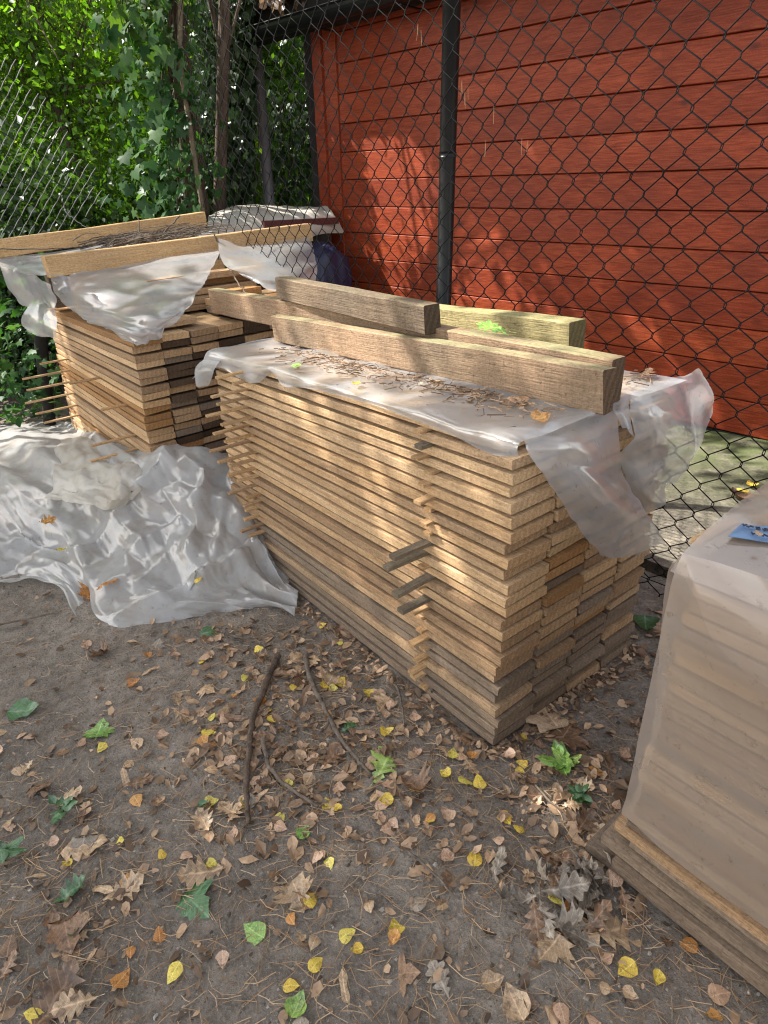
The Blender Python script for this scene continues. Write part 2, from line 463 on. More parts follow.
M['clothfilm'] = film('dusty_cloth', 0.12, (0.58, 0.56, 0.52), 0.8, 0.4, 0.05, (0.40, 0.34, 0.26), 0.3, fres=.04)
M['soil'] = soilmat()
M['concrete'] = concretemat()
M['siding'] = sidingmat()
M['black'] = plain('black_metal', (0.006, 0.007, 0.008), 0.38, 0.0, 0.2, 30, 0.1, 0.22, 0.03, (0.10, 0.10, 0.09))
M['blackdull'] = plain('dull_black', (0.022, 0.02, 0.019), 0.8, 0, 0.3, 12, 0.3, 0.2)
M['wire'] = plain('coated_wire', (0.0035, 0.0035, 0.0045), 0.5, 0.0, 0.2, 40, 0.05, 0.07)
M['wiregalv_glint'] = plain('galvanised_and_glint_wire', (0.17, 0.17, 0.19), 0.4, 0.4, 0.15, 40, 0.05, 0.6)
M['pipe'] = plain('grey_pipe', (0.15, 0.14, 0.16), 0.4, 0, 0.2, 15, 0.1, 0.5, 0.3, (0.2, 0.19, 0.18))
M['navy'] = plain('navy_bag', (0.012, 0.016, 0.055), 0.5, 0, 0.2, 9, 0.3)
M['maroon'] = plain('maroon_lid', (0.07, 0.013, 0.014), 0.45, 0, 0.2, 9, 0.2)
M['bluecard'] = plain('blue_card', (0.11, 0.19, 0.33), 0.5, 0, 0.12, 15, 0.1)
M['ink'] = plain('ink', (0.01, 0.012, 0.03), 0.5)
M['bark'] = barkmat()
M['barkdark'] = barkmat('bark_dark', (0.05, 0.038, 0.03), (0.12, 0.09, 0.07))
M['twig'] = barkmat('twig_bark', (0.06, 0.048, 0.04), (0.17, 0.14, 0.115))
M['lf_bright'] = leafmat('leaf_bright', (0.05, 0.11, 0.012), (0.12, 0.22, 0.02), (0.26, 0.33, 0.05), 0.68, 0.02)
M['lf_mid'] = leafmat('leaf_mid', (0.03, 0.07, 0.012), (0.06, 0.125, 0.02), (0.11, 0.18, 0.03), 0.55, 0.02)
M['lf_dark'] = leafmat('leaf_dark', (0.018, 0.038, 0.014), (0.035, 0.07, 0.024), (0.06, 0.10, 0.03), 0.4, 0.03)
M['lf_ivy'] = leafmat('leaf_ivy', (0.02, 0.06, 0.018), (0.045, 0.11, 0.035), (0.10, 0.18, 0.07), 0.4, 0.012)
M['lf_brown'] = leafmat('leaf_dry_vine', (0.10, 0.05, 0.025), (0.20, 0.12, 0.06), (0.33, 0.19, 0.09), 0.3, 0.04)
# fallen leaves
M['ln_tan'] = leafmat('fallen_tan', (0.36, 0.25, 0.15), (0.52, 0.38, 0.25), (0.60, 0.41, 0.25), 0.15, 0.03, False)
M['ln_brown'] = leafmat('fallen_brown', (0.15, 0.095, 0.06), (0.26, 0.16, 0.10), (0.33, 0.20, 0.12), 0.12, 0.03, False)
M['ln_yellow'] = leafmat('fallen_yellow', (0.70, 0.46, 0.06), (0.78, 0.60, 0.10), (0.72, 0.66, 0.16), 0.2, 0.03, False)
M['ln_orange'] = leafmat('fallen_orange', (0.45, 0.18, 0.05), (0.60, 0.30, 0.09), (0.66, 0.38, 0.14), 0.2, 0.03, False)
M['ln_pink'] = leafmat('fallen_pink', (0.50, 0.32, 0.21), (0.60, 0.40, 0.28), (0.52, 0.36, 0.26), 0.12, 0.03, False)
M['ln_green'] = leafmat('fallen_green', (0.16, 0.34, 0.06), (0.28, 0.48, 0.10), (0.42, 0.56, 0.16), 0.2, 0.06, False)
M['ln_dkgreen'] = leafmat('fallen_dark_green', (0.05, 0.13, 0.045), (0.08, 0.19, 0.07), (0.12, 0.23, 0.10), 0.2, 0.06, False)
M['ln_grey'] = leafmat('fallen_grey', (0.21, 0.175, 0.14), (0.29, 0.245, 0.195), (0.36, 0.30, 0.24), 0.1, 0.03, False)
M['bits'] = leafmat('litter_bits', (0.09, 0.06, 0.042), (0.27, 0.18, 0.115), (0.58, 0.40, 0.26), 0.1, 0.02)
M['grit'] = leafmat('grit', (0.07, 0.06, 0.05), (0.22, 0.195, 0.17), (0.46, 0.42, 0.37), 0.0, 0.01)
M['needle'] = leafmat('needles', (0.26, 0.15, 0.075), (0.40, 0.26, 0.14), (0.50, 0.36, 0.22), 0.05, 0.03)

# ------------------------------------------------------------------ ground (one sheet to the horizon)
def build_ground():
    N = 380
    def coords(c, fine):
        u = np.linspace(-1, 1, N)
        k = 6.4
        s = np.sinh(k * u) / np.sinh(k)
        return c + s * 190.0
    xs = coords(-0.1, 1); ys = coords(1.5, 1)
    vs = []
    for y in ys:
        for x in xs:
            vs.append((x, y, gz(x, y)))
    fs = [(j * N + i, j * N + i + 1, (j + 1) * N + i + 1, (j + 1) * N + i) for j in range(N - 1) for i in range(N - 1)]
    me = bpy.data.meshes.new('ground')
    me.from_pydata(vs, [], fs)
    o = link_mesh('ground', me, M['soil'], smooth=True)
    tag(o, kind='structure')
build_ground()

# fence and wall frames
F0 = Vector((1.085, 2.118, 0.02))
FD = Vector((math.cos(R(130)), math.sin(R(130)), 0))
FN = Vector((-FD.y, FD.x, 0))                       # towards the camera side (negative) / shed
if FN.dot(Vector((-1, -1, 0))) < 0: FN = -FN         # towards the camera
W0 = Vector((2.345, 3.538, 0.055))
WD = Vector((math.cos(R(135)), math.sin(R(135)), 0))
WN = Vector((-WD.y, WD.x, 0))
if WN.dot(Vector((-1, -1, 0))) < 0: WN = -WN
def wallpt(s, z, off=0.0): 
    p = W0 + WD * s + WN * off
    return Vector((p.x, p.y, z))
def fpt(s, z, off=0.0):
    p = F0 + FD * s + FN * off
    return Vector((p.x, p.y, z))

def build_pavement():
    # concrete apron between fence and shed
    mb = MB()
    ns, nw = 60, 26
    P = []
    for i in range(ns + 1):
        s = -1.6 + 6.2 * i / ns
        a = fpt(s, 0, -0.12)
        b = wallpt(s * 1.0 + 0.35, 0, -0.02)
        for j in range(nw + 1):
            t = j / nw
            p = a.lerp(b, t)
            z = gbase(p.x, p.y) + 0.045 + 0.006 * noise.noise(Vector((p.x * 5, p.y * 5, 0)))
            P.append((Vector((p.x, p.y, z)), t))
    W_ = nw + 1
    for i in range(ns):
        for j in range(nw):
            idx = [i * W_ + j, (i + 1) * W_ + j, (i + 1) * W_ + j + 1, i * W_ + j + 1]
            mb.add([P[k][0] for k in idx], [(0, 1, 2, 3)], max(0.0, min(1, (P[idx[0]][1] - 0.25) * 1.5)))
    for i in range(ns):
        a, b = P[i * W_][0], P[(i + 1) * W_][0]
        mb.add([a, b, b - Vector((0, 0, .1)), a - Vector((0, 0, .1))], [(0, 1, 2, 3)], 0)
    me = mb.mesh('pavement')
    bm = bmesh.new(); bm.from_mesh(me); bmesh.ops.remove_doubles(bm, verts=bm.verts, dist=0.0005); bm.to_mesh(me); bm.free()
    o = link_mesh('pavement', me, M['concrete'], smooth=True)
    tag(o, kind='structure')
build_pavement()

# ------------------------------------------------------------------ shed
def build_shed():
    base = wallpt(1.5, 0)
    base.z = gbase(base.x, base.y)
    t = empty('garden_shed', base, 'dark red stained timber shed of wide horizontal planks behind the wire fence', 'shed')
    zlo = 0.10
    pitch_ = 0.2075
    # planks in a local frame: x along the wall, y out, z up
    def local(name, mb, m, smooth=False):
        o = mb.build(name, m, None, smooth)
        ang = math.atan2(-WD.y, -WD.x)
        o.parent = t
        o.matrix_parent_inverse = Matrix.Translation(-base)
        o.location = (W0.x, W0.y, 0)
        o.rotation_euler = (0, 0, ang)
        return o
    # local x = -WD direction (towards the right of the picture); x = -s ; local y = inward or outward
    ang = math.atan2(-WD.y, -WD.x)
    ly = Vector((-math.sin(ang), math.cos(ang), 0))
    sg = 1 if ly.dot(WN) > 0 else -1
    mb = MB()
    z = zlo
    k = 0
    prof = [(0.0, -0.012), (0.001, 0.008), (0.005, 0.016), (0.199, 0.018), (0.2035, 0.012), (0.2045, -0.012)]
    while z < 2.75:
        a = random.random()
        x0, x1 = -3.74, 2.4
        vs = []
        nx = 24
        for i in range(nx + 1):
            x = x0 + (x1 - x0) * i / nx
            for (pz, py) in prof:
                vs.append((x, sg * (py + 0.0015 * noise.noise(Vector((x * 1.3, k * 3.1, pz * 4)))), z + pz))
        n = len(prof)
        fs = [(i * n + j, (i + 1) * n + j, (i + 1) * n + j + 1, i * n + j + 1) for i in range(nx) for j in range(n - 1)]
        mb.add(vs, fs, a)
        z += pitch_; k += 1
    local('plank_wall', mb, M['siding'])
    mb = MB()
    mb.box((-3.74, -sg * 0.03 - 0.01, 0.03), (6.14, 0, 0), (0, 0.02, 0), (0, 0, 2.8))
    mb.box((-3.74, sg * 0.0 - 0.01, 0.02), (6.14, 0, 0), (0, 0.025, 0), (0, 0, 0.075))
    local('backing_board', mb, M['blackdull'])
    mb = MB()
    mb.box((-3.90, -0.03, 0.06), (0.155, 0, 0), (0, 0.075, 0), (0, 0, 2.7), 0.3)
    mb.box((-4.02, -0.05, 0.06), (0.115, 0, 0), (0, 0.075, 0), (0, 0, 2.7), 0.1)
    local('corner_board', mb, M['siding'])
    mb = MB()    # recessed dark porch at the far end: side wall + rear wall
    mb.box((-4.11, -sg * 1.5 if sg > 0 else -0.05, 0.0), (0.04, 0, 0), (0, 1.5, 0), (0, 0, 2.75))
    mb.box((-5.4, -sg * 1.0, 0.0), (1.3, 0, 0), (0, 0.05, 0), (0, 0, 2.75))
    local('porch_wall', mb, M['blackdull'])
    mb = MB()
    x = -4.83
    mb.tube([(x, sg * 0.02, 0.0), (x, sg * 0.02, 2.72)], 0.055, 14)
    local('downpipe', mb, M['pipe'], True)
    # gutter (half round) and eave
    mb = MB()
    gy, gzc = 0.30, 2.66
    vs = []
    n = 12
    xs = [-5.15 + i * (7.6 / 20) for i in range(21)]
    prof2 = [(gy + 0.075 * math.cos(a_), gzc + 0.075 * math.sin(a_)) for a_ in [math.pi + math.pi * q / n for q in range(n + 1)]]
    prof2 = [(gy - 0.085, gzc + 0.012)] + prof2 + [(gy + 0.088, gzc + 0.012)]
    inner = [(gy + (p[0] - gy) * 0.93, p[1] + 0.006) for p in reversed(prof2)]
    loop = prof2 + inner
    m_ = len(loop)
    for x in xs:
        for (yy, zz) in loop: vs.append((x, sg * yy, zz))
    fs = [(i * m_ + j, (i + 1) * m_ + j, (i + 1) * m_ + (j + 1) % m_, i * m_ + (j + 1) % m_) for i in range(20) for j in range(m_)]
    fs += [tuple(range(m_)), tuple(20 * m_ + j for j in range(m_))]
    mb.add(vs, fs)
    for x in (-4.6, -3.7, -2.8, -1.9, -1.0, -0.1, 0.8):
        mb.box((x, sg * (gy - 0.30) if sg > 0 else -gy, gzc - 0.085), (0.03, 0, 0), (0, 0.22, 0), (0, 0, 0.008))
    local('gutter', mb, M['black'])
    mb = MB()
    mb.box((-5.1, 0.02 if sg > 0 else -0.26, 2.62), (7.5, 0, 0), (0, 0.22, 0), (0, 0, 0.03))
    mb.box((-5.1, 0.235 if sg > 0 else -0.26, 2.655), (7.5, 0, 0), (0, 0.02, 0), (0, 0, 0.13))
    local('soffit', mb, M['blackdull'])
    mb = MB()
    v = [(-5.2, sg * 0.33, 2.78), (2.5, sg * 0.33, 2.78), (2.5, -sg * 3.0, 3.7), (-5.2, -sg * 3.0, 3.7)]
    v2 = [(a, b, c + 0.05) for a, b, c in v]
    mb.add(v + v2, [(0, 1, 2, 3), (4, 5, 6, 7), (0, 1, 5, 4), (1, 2, 6, 5), (2, 3, 7, 6), (3, 0, 4, 7)])
    local('roof', mb, M['blackdull'])
    mb = MB()   # other three sides so the shed stands as a building
    mb.box((2.40, -sg * 3.0 if sg > 0 else 0, 0.0), (0.04, 0, 0), (0, 3.0, 0), (0, 0, 2.75))
    local('end_wall', mb, M['siding'])
build_shed()

# ------------------------------------------------------------------ chain link fences
def chain_mesh(mb, P, s0, s1, z0, z1, cw, ch, rad, shear=0.0, sides=5, sag=0.004, amp=1.0):
    """interwoven zigzag wires; P(s,z,off)->point"""
    ncol = int((s1 - s0) / (cw / 2))
    for c in range(ncol):
        s = s0 + c * cw / 2
        pts = []
        k = 0
        z = z0
        while z <= z1 + 1e-6:
            side = (k + c) % 2
            # wire c swings between column lines c and c+1
            node = s + (cw / 2 if side else 0)
            wob = 0.003 * amp * noise.noise(Vector((node * 9, z * 7, c % 3)))
            inn = 0.0024 * (1 if side else -1)
            for dz, ds, off in ((-0.006, -0.0, rad * 1.1), (0.006, 0.0, -rad * 1.1)):
                pts.append(P(node + inn + wob + ds, z + dz + shear * (node - s0) + wob, off))
            z += ch / 2
            k += 1
        mb.tube(pts, rad, sides, cap=False)
def build_fences():
    z_top = 2.95
    base = fpt(1.3, 0); base.z = gbase(base.x, base.y)
    t = empty('chain_link_fence', base, 'black chain link fence standing between the timber stacks and the red shed', 'fence')
    mb = MB()
    def P(s, z, off): 
        bulge = 0.012 * noise.noise(Vector((s * 1.1, z * 1.2, 3)))
        p = fpt(s, 0, 0.03 + off + bulge)
        return Vector((p.x, p.y, gbase(p.x, p.y) + z))
    chain_mesh(mb, P, -0.95, 3.55, 0.0, z_top, 0.112, 0.112, 0.0023)
    mb.build('wire_mesh', M['wire'], t, True)
    for s in (1.255, -1.0):
        mb = MB()
        p = fpt(s, 0, -0.03)
        gzp = gbase(p.x, p.y)
        lean = 0.0
        pts = [(p.x, p.y, gzp - 0.1), (p.x, p.y, gzp + 3.1)]
        mb.tube(pts, 0.036, 20)
        mb.tube([(p.x, p.y, gzp + 3.1), (p.x, p.y, gzp + 3.13)], [0.039, 0.03], 20)
        for hz in (0.25, 0.95, 1.65, 2.35):
            mb.tube([(p.x, p.y, gzp + hz), (p.x, p.y, gzp + hz + 0.02)], 0.0385, 20)
        mb.build('post', M['black'], t, True)
    mb = MB()
    for z in (0.06, 2.93):
        mb.tube([P(-0.95 + 4.5 * i / 20, z, 0.004) for i in range(21)], 0.0019, 5)
    mb.tube([P(2.62 - 1.42 * i / 12, 1.86 + 1.1 * i / 12, -0.01) for i in range(13)], 0.003, 5)
    mb.build('tension_wire', M['wire'], t, True)
    # small second fence running off to the left behind the far stack, its mesh pulled askew
    K = fpt(3.62, 0)
    A = Vector((-4.1, 4.55, 0))
    D = (A - K).normalized()
    Ln = (A - K).length
    nn = Vector((-D.y, D.x, 0))
    b2 = K.lerp(A, 0.5); b2.z = gbase(b2.x, b2.y)
    t2 = empty('chain_link_fence', b2, 'sagging silvery chain link fence in front of the bushes at the far left', 'fence')
    # lattice measured on an upright plane beyond the far stack
    pn = Vector((0.12, 1, 0)).normalized(); p0 = Vector((-2.7, 5.05, 0))
    o0 = on_plane(0, 150, pn, p0); hx = on_plane(7.4, 144.8, pn, p0) - o0; hz = on_plane(0, 140.5, pn, p0) - o0
    sx_, sz_ = mb_bright, mb_dark = MB(), MB()
    for i in range(-14, 19):
        for k in range(-14, 22):
            if (i + k) % 2: continue
            a = o0 + hx * i + hz * k
            px, py = 7.4 * i, 150 - 5.2 * i - 9.5 * k
            if px > 118 or py > 275 or py < 62 + max(0, px) * 1.35: continue
            wv = Vector((0, .01 * noise.noise(a * 3), .008 * noise.noise(a * 2)))
            a = a + wv
            b_ = a + hx + hz; c_ = a + hx - hz
            m_ = (a + b_) / 2 + Vector((0, 0, .004))
            mb_bright.tube([a, m_, b_], [.0018, .0036, .0018], 5, cap=False)  # sun glint on up-right wires put into pale colour and thicker middle
            mb_bright.tube([a, (a + c_) / 2, c_], .0022, 4, cap=False, mi=1)  # same mesh, wires without glint drawn thin and black
    mb_bright.build('wire_mesh', [M['wiregalv_glint'], M['wire']], t2, True)
    mb = MB()
    q = on_plane(36, 300, Vector((0, 1, 0)), (0, 4.75, 0)); q2 = on_plane(50, 425, Vector((0, 1, 0)), (0, 4.75, 0)); 
    d_ = (q - q2).normalized()
    mb.tube([q2 - d_ * 0.2, q2, q, q + d_ * 0.35], 0.045, 14)
    mb.build('post', M['blackdull'], t2, True)
    mb = MB()
    mb.tube([(A.x, A.y, gbase(A.x, A.y) - .1), (A.x, A.y, 2.6)], 0.04, 14)
    mb.build('post', M['blackdull'], t2, True)
build_fences()

# ------------------------------------------------------------------ timber stacks
ORD = ['bottom', 'second', 'third', 'fourth', 'fifth', 'sixth', 'seventh', 'eighth', 'ninth', 'tenth', 'eleventh', 'twelfth', 'thirteenth',
       'fourteenth', 'fifteenth', 'sixteenth', 'seventeenth', 'eighteenth', 'nineteenth', 'twentieth', 'twenty-first', 'twenty-second',
       'twenty-third', 'twenty-fourth', 'twenty-fifth', 'twenty-sixth', 'twenty-seventh', 'twenty-eighth']
def board_mesh(name, L, W, T, seed, rough=1.0, nseg=14, ch=0.0012):
    r = random.Random(seed)
    vs, fs = [], []
    prof = [(-W/2 + ch, -T/2), (W/2 - ch, -T/2), (W/2, -T/2 + ch), (W/2, T/2 - ch), (W/2 - ch, T/2), (-W/2 + ch, T/2), (-W/2, T/2 - ch), (-W/2, -T/2 + ch)]
    n = len(prof)
    bow = r.uniform(-0.003, 0.003) * rough
    for i in range(nseg + 1):
        u = i / nseg
        x = -L/2 + L * u
        dy = 0.0035 * rough * noise.noise(Vector((x * 2.2, seed * 3.7, 0)))
        dz = bow * math.sin(math.pi * u) + 0.0022 * rough * noise.noise(Vector((x * 3, seed * 1.7, 5)))
        for (y, z) in prof:
            e = 0.0018 * rough * noise.noise(Vector((x * 9, y * 30 + seed, z * 30)))
            xx = x
            if i in (0, nseg): xx += 0.004 * rough * noise.noise(Vector((y * 25, z * 40, seed + i))) + y * 0.02 * rough * math.sin(seed * 2.3 + i)
            vs.append((xx, y + dy + e, z + dz + e * 0.6))
    for i in range(nseg):
        for j in range(n):
            fs.append((i * n + j, i * n + (j + 1) % n, (i + 1) * n + (j + 1) % n, (i + 1) * n + j))
    fs.append(tuple(reversed(range(n))))
    fs.append(tuple(nseg * n + j for j in range(n)))
    me = bpy.data.meshes.new(name)
    me.from_pydata(vs, [], fs)
    return me
class Stack:
    def __init__(s, corner, yaw, a, b, lean=(0, 0)):
        y, a, b = R(yaw), R(a), R(b)
        s.ex = Vector((math.cos(y) * math.cos(a), math.sin(y) * math.cos(a), math.sin(a)))
        s.ey = Vector((math.sin(y) * math.cos(b), -math.cos(y) * math.cos(b), math.sin(b)))
        s.ez = s.ey.cross(s.ex).normalized()
        if s.ez.z < 0: s.ez = -s.ez
        s.c = Vector(corner)
        s.lean = lean
    def p(s, u, v, h):
        return s.c + s.ex * u + s.ey * v + Vector((s.lean[0], s.lean[1], 1.0)) * h
    def rot(s, dyaw=0.0, droll=0.0, dpit=0.0):
        ex = s.ex; ez = s.ez; ey = ez.cross(ex)
        m = Matrix(((ex.x, ey.x, ez.x), (ex.y, ey.y, ez.y), (ex.z, ey.z, ez.z))).to_4x4()
        return m @ Matrix.Rotation(dyaw, 4, 'Z') @ Matrix.Rotation(droll, 4, 'X') @ Matrix.Rotation(dpit, 4, 'Y')
    def place(s, o, u, v, h, **k):
        o.matrix_world = Matrix.Translation(s.p(u, v, h)) @ s.rot(**k)
        return o
    def uvh(s, px, py, plane, val):
        if plane == 'h': n, p0 = s.ez, s.p(0, 0, val)
        elif plane == 'v': n, p0 = s.ex.cross(s.ez), s.p(0, val, 0)
        else: n, p0 = s.ey.cross(s.ez), s.p(val, 0, 0)
        return on_plane(px, py, n, p0)
    def coord(s, P):
        d = Vector(P) - s.c
        h = d.dot(s.ez)
        return d.dot(s.ex), d.dot(s.ey), h

# materials per-object need per-material meshes: cache (variant, material)
_bm = {}
def board(name, L, W, T, mat, var, rough=1.0):
    key = (round(L, 2), round(W, 3), round(T, 3), mat, var)
    if key not in _bm:
        me = board_mesh('board', L, W, T, var + hash(mat) % 7 if False else var, rough)
        me.materials.append(M[mat])
        _bm[key] = me
    o = bpy.data.objects.new(name, _bm[key])
    C.objects.link(o)
    return o

F = Stack((0.305, 1.325, 0.0), 127.2, -3.0, 1.6, (0.01, 0.03))
FL, FW, FH = 1.72, 0.70, 0.955
NL = 25
PITCH = FH / NL
T_ = 0.0285
rb = random.Random(3)
colnames = ['front left-hand column', 'second column', 'third column', 'rear right-hand column']
for k in range(NL):
    lay_u = rb.uniform(-0.008, 0.012) + (0.012 if k > 20 else 0)
    lay_v = rb.uniform(-0.006, 0.006)
    for c in range(4):
        if k <= 5: mat = 'grey' if rb.random() < 0.9 else 'mid'
        elif k <= 9: mat = rb.choice(['grey', 'mid', 'mid', 'mid']) if c else 'mid'
        else: mat = rb.choice(['mid', 'fresh', 'fresh', 'fresh', 'fresh'])
        if c in (1, 2) and 5 < k < 15 and rb.random() < 0.35: mat = 'orange'
        if c > 0 and 4 < k < 20 and rb.random() < (0.42 if k < 13 else .22): mat = rb.choice(['grey', 'grey', 'mid', 'mid'])
        du = lay_u + rb.uniform(-0.007, 0.007) - (0.012 if k == 3 and c == 0 else 0)
        if k == NL - 1: du += 0.03
        L = FL
        o = board('pine_board', L, 0.165, T_ if rb.random() < .7 else T_ - .003, mat, rb.randrange(8))
        F.place(o, L / 2 + du, 0.0875 + c * 0.175 + lay_v + rb.uniform(-0.003, 0.003), 0.012 + T_ / 2 + k * PITCH, dyaw=rb.uniform(-0.0025, 0.0025), droll=rb.uniform(-0.02, 0.02) + (math.pi if rb.random() < .5 else 0))
        o['label'] = '%s sawn board, %s layer of the large front stack, %s' % ({'grey': 'weathered grey', 'mid': 'tan', 'fresh': 'pale yellow', 'orange': 'orange-brown', 'damp': 'dark damp'}[mat], ('top' if k == NL - 1 else ORD[k] + ('' if k == 0 else ' lowest')), colnames[c])
        o['category'] = 'board'
        o['group'] = 'boards of the front timber stack'
# spacer strips between the layers
def stick(L, mat, var, W=0.024, T=0.0095):
    return board('spacer_strip', L, W, T, mat, 20 + var, 0.3)
hs = lambda k: 0.012 + T_ + k * PITCH + (PITCH - T_) / 2
rs = random.Random(11)
for k in range(NL - 1):
    # far station
    pr = [0.03, 0.05, 0.10, 0.07, 0.13, 0.11, 0.15, 0.12, 0.16, 0.14, 0.13, 0.17, 0.15, 0.13, 0.16, 0.19, 0.26, 0.17, 0.16, 0.17, 0.15, 0.18, 0.13, 0.14][k] * rs.choice([.45, .8, .9, 1.0])
    st = stick(0.55 + pr, 'stick' if k % 5 else 'mid', k % 4)
    F.place(st, 1.44 + rs.uniform(-0.02, 0.02), (0.55 - pr) / 2, hs(k), dyaw=math.pi / 2 + rs.uniform(-0.05, 0.05))
    tag(st, 'thin spacer strip under the %s layer, far end of front stack' % (ORD[k + 1] + ' lowest'), 'wood strip', 'spacer strips of the front stack')
    pn = {0: .02, 1: .03, 2: .05, 3: .03, 4: .04, 5: .05, 6: .045, 7: .06, 8: .09, 9: .10, 10: .12, 11: .13, 12: .11, 13: .135, 14: .125, 15: .06, 16: .05, 17: .045, 18: .05, 19: .04, 20: .05, 21: .05, 22: .06, 23: .045}[k] * (rs.choice([.15, .5, 1.0]) if k not in (9, 11, 13, 14) else 1.0)
    g = k in (9, 11, 13, 14, 22)
    st = stick(0.5 + pn, 'stickgrey' if g else 'stick', k % 4, 0.03, 0.0135 if g else 0.0095)
    F.place(st, 0.315 + rs.uniform(-0.012, 0.012) + (0.02 if k > 20 else 0), (0.5 - pn) / 2, hs(k), dyaw=math.pi / 2 + rs.uniform(-0.06, 0.06))
    tag(st, '%s spacer strip under the %s layer, near end of front stack' % ('dark weathered' if g else 'pale', ORD[k + 1] + ' lowest'), 'wood strip', 'spacer strips of the front stack')

B0 = Stack((0, 0, 0), 128, -2, 1.6)
TB = Vector((-1.178, 3.0, 0.883))
BH = 0.985
B = Stack(TB - Vector((0.02, 0.03, 1.0)) * BH, 128, -2, 1.6, (0.02, 0.03))
NB = 26
rb = random.Random(5)
bT = 0.0315
bcol = ['leftmost column', 'second column', 'third column', 'fourth column', 'fifth column', 'rightmost column']
def bh(k): return (k // 2) * 0.0755 + (k % 2) * 0.0325
for k in range(NB):
    for c in range(6):
        if k < 4 and c > 1: continue
        if k < 14 and c > 3: continue
        x = rb.random()
        mat = 'damp' if x < (0.32 if c else .15) or (k in (19, 20, 21) and x < .85 and c < 3) else ('mid' if x < 0.6 else ('orange' if x < .72 else ('grey' if x < .86 else 'fresh')))
        if c == 0: mat = 'fresh' if x < 0.6 else ('orange' if x < 0.8 else 'mid')
        if c == 0 and k in (19, 20): mat = 'mid'
        o = board('pine_board', 1.72, 0.140, bT - 0.001, mat, rb.randrange(6))
        B.place(o, 0.86 + rb.uniform(-0.012, 0.012), 0.0725 + c * 0.146 + rb.uniform(-0.003, 0.003), bT / 2 + bh(k), dyaw=rb.uniform(-0.003, 0.003), droll=rb.uniform(-0.03, 0.03))
        tag(o, '%s board, %s layer of the far left stack, %s' % ({'grey': 'grey', 'mid': 'tan', 'fresh': 'pale yellow', 'orange': 'orange-brown', 'damp': 'dark damp'}[mat], ORD[k] + ('' if k == 0 else ' lowest'), bcol[c]), 'board', 'boards of the far timber stack')
for (u, pr, k, nm) in ((1.45, .30, 11, 'far'), (1.45, .27, 13, 'far'), (1.45, .28, 15, 'far'), (1.42, .26, 9, 'far'), (1.46, .16, 17, 'far'), (1.44, .22, 7, 'far'),
                       (.22, .24, 7, 'near'), (.24, .24, 9, 'near'), (.23, .22, 11, 'near'), (.30, .12, 15, 'near'), (.72, .16, 17, 'middle'), (.25, .08, 5, 'near'), (.25, .07, 3, 'near')):
    st = stick(0.6 + pr, 'stick', k % 4, 0.022, 0.010)
    B.place(st, u, (0.6 - pr) / 2, bh(k) + bT + 0.0055, dyaw=math.pi / 2 + rs.uniform(-0.04, 0.04))
    tag(st, 'pale spacer strip jutting from the %s part of the far stack, %s layer' % (nm, ORD[k] + ' lowest'), 'wood strip', 'spacer strips of the far stack')
# loose boards laid across the top of the far stack
for i, (u, v0, v1, h, T, W, mat, dy) in enumerate(((0.10, 0.56, 0.98, BH + .018, .030, .14, 'mid', 0.0), (0.30, 0.55, .97, BH + .018, .030, .15, 'grey', 0.02), (0.14, 0.57, 1.0, BH + .055, .034, .12, 'orange', -.04),
        (0.33, 0.56, .98, BH + .055, .034, .14, 'mid', .03), (0.30, .58, .84, BH + .094, .036, .10, 'orange', .05), (0.55, .1, .95, BH + .055, .034, .14, 'mid', 0), (0.55, 0.02, .95, BH + .018, .030, .14, 'mid', 0.0),
        (0.33, .03, .37, BH + .018, .03, .15, 'mid', .02), (0.34, .05, .36, BH + .052, .03, .14, 'grey', -.03), (0.16, .14, .37, BH + .018, .03, .13, 'mid', 0), (0.62, .12, .97, BH + .094, .034, .14, 'mid', .02), (0.80, .05, .95, BH + .018, .03, .15, 'orange', .0), (0.78, .08, .97, BH + .055, .034, .15, 'mid', .0), (0.70, .22, 1.0, BH + .132, .036, .14, 'orange', -.03), (0.60, .30, 1.02, BH + .170, .036, .12, 'mid', .03), (0.82, .06, .99, BH + .112, .07, .12, 'mid', 0), (0.98, 0.02, .95, BH + .12, .20, .10, 'beampale', 0.0), (1.5, 0.0, .93, BH + .165, .31, .10, 'beamgrey', 0.0))):
    o = board('loose_board', v1 - v0, W, T, mat, 40 + i)
    B.place(o, u, (v0 + v1) / 2, h, dyaw=math.pi / 2 + dy)
    tag(o, ['tan board lying crosswise at the near edge on the far stack', 'grey board crosswise behind the near one on the far stack', 'orange-brown board second up at the near edge of the far stack top', 'tan upper board lying crosswise under the torn film on the far stack',
            'short orange-brown block topping the crosswise boards of the far stack', 'tan crosswise board mid-way under the film', 'tan crosswise board lowest mid-way under the film', 'short tan board under the film left of the overhanging beam end', 'short grey board upon the short tan one under the film of the far stack', 'short tan board at the near edge left of the overhanging beam end', 'tan crosswise board third up mid-way on the far stack', 'orange-brown lowest crosswise board beside the pale bearer', 'tan second crosswise board beside the pale bearer', 'orange-brown crosswise board fourth up mid-way on the far stack', 'tan topmost crosswise board mid-way on the far stack', 'thick tan crosswise board just in front of the pale bearer', 'square pale bearer under the nearer long beam of the far stack',
            'grey bearer poking out left under the rear beam of the far stack'][i], 'board')

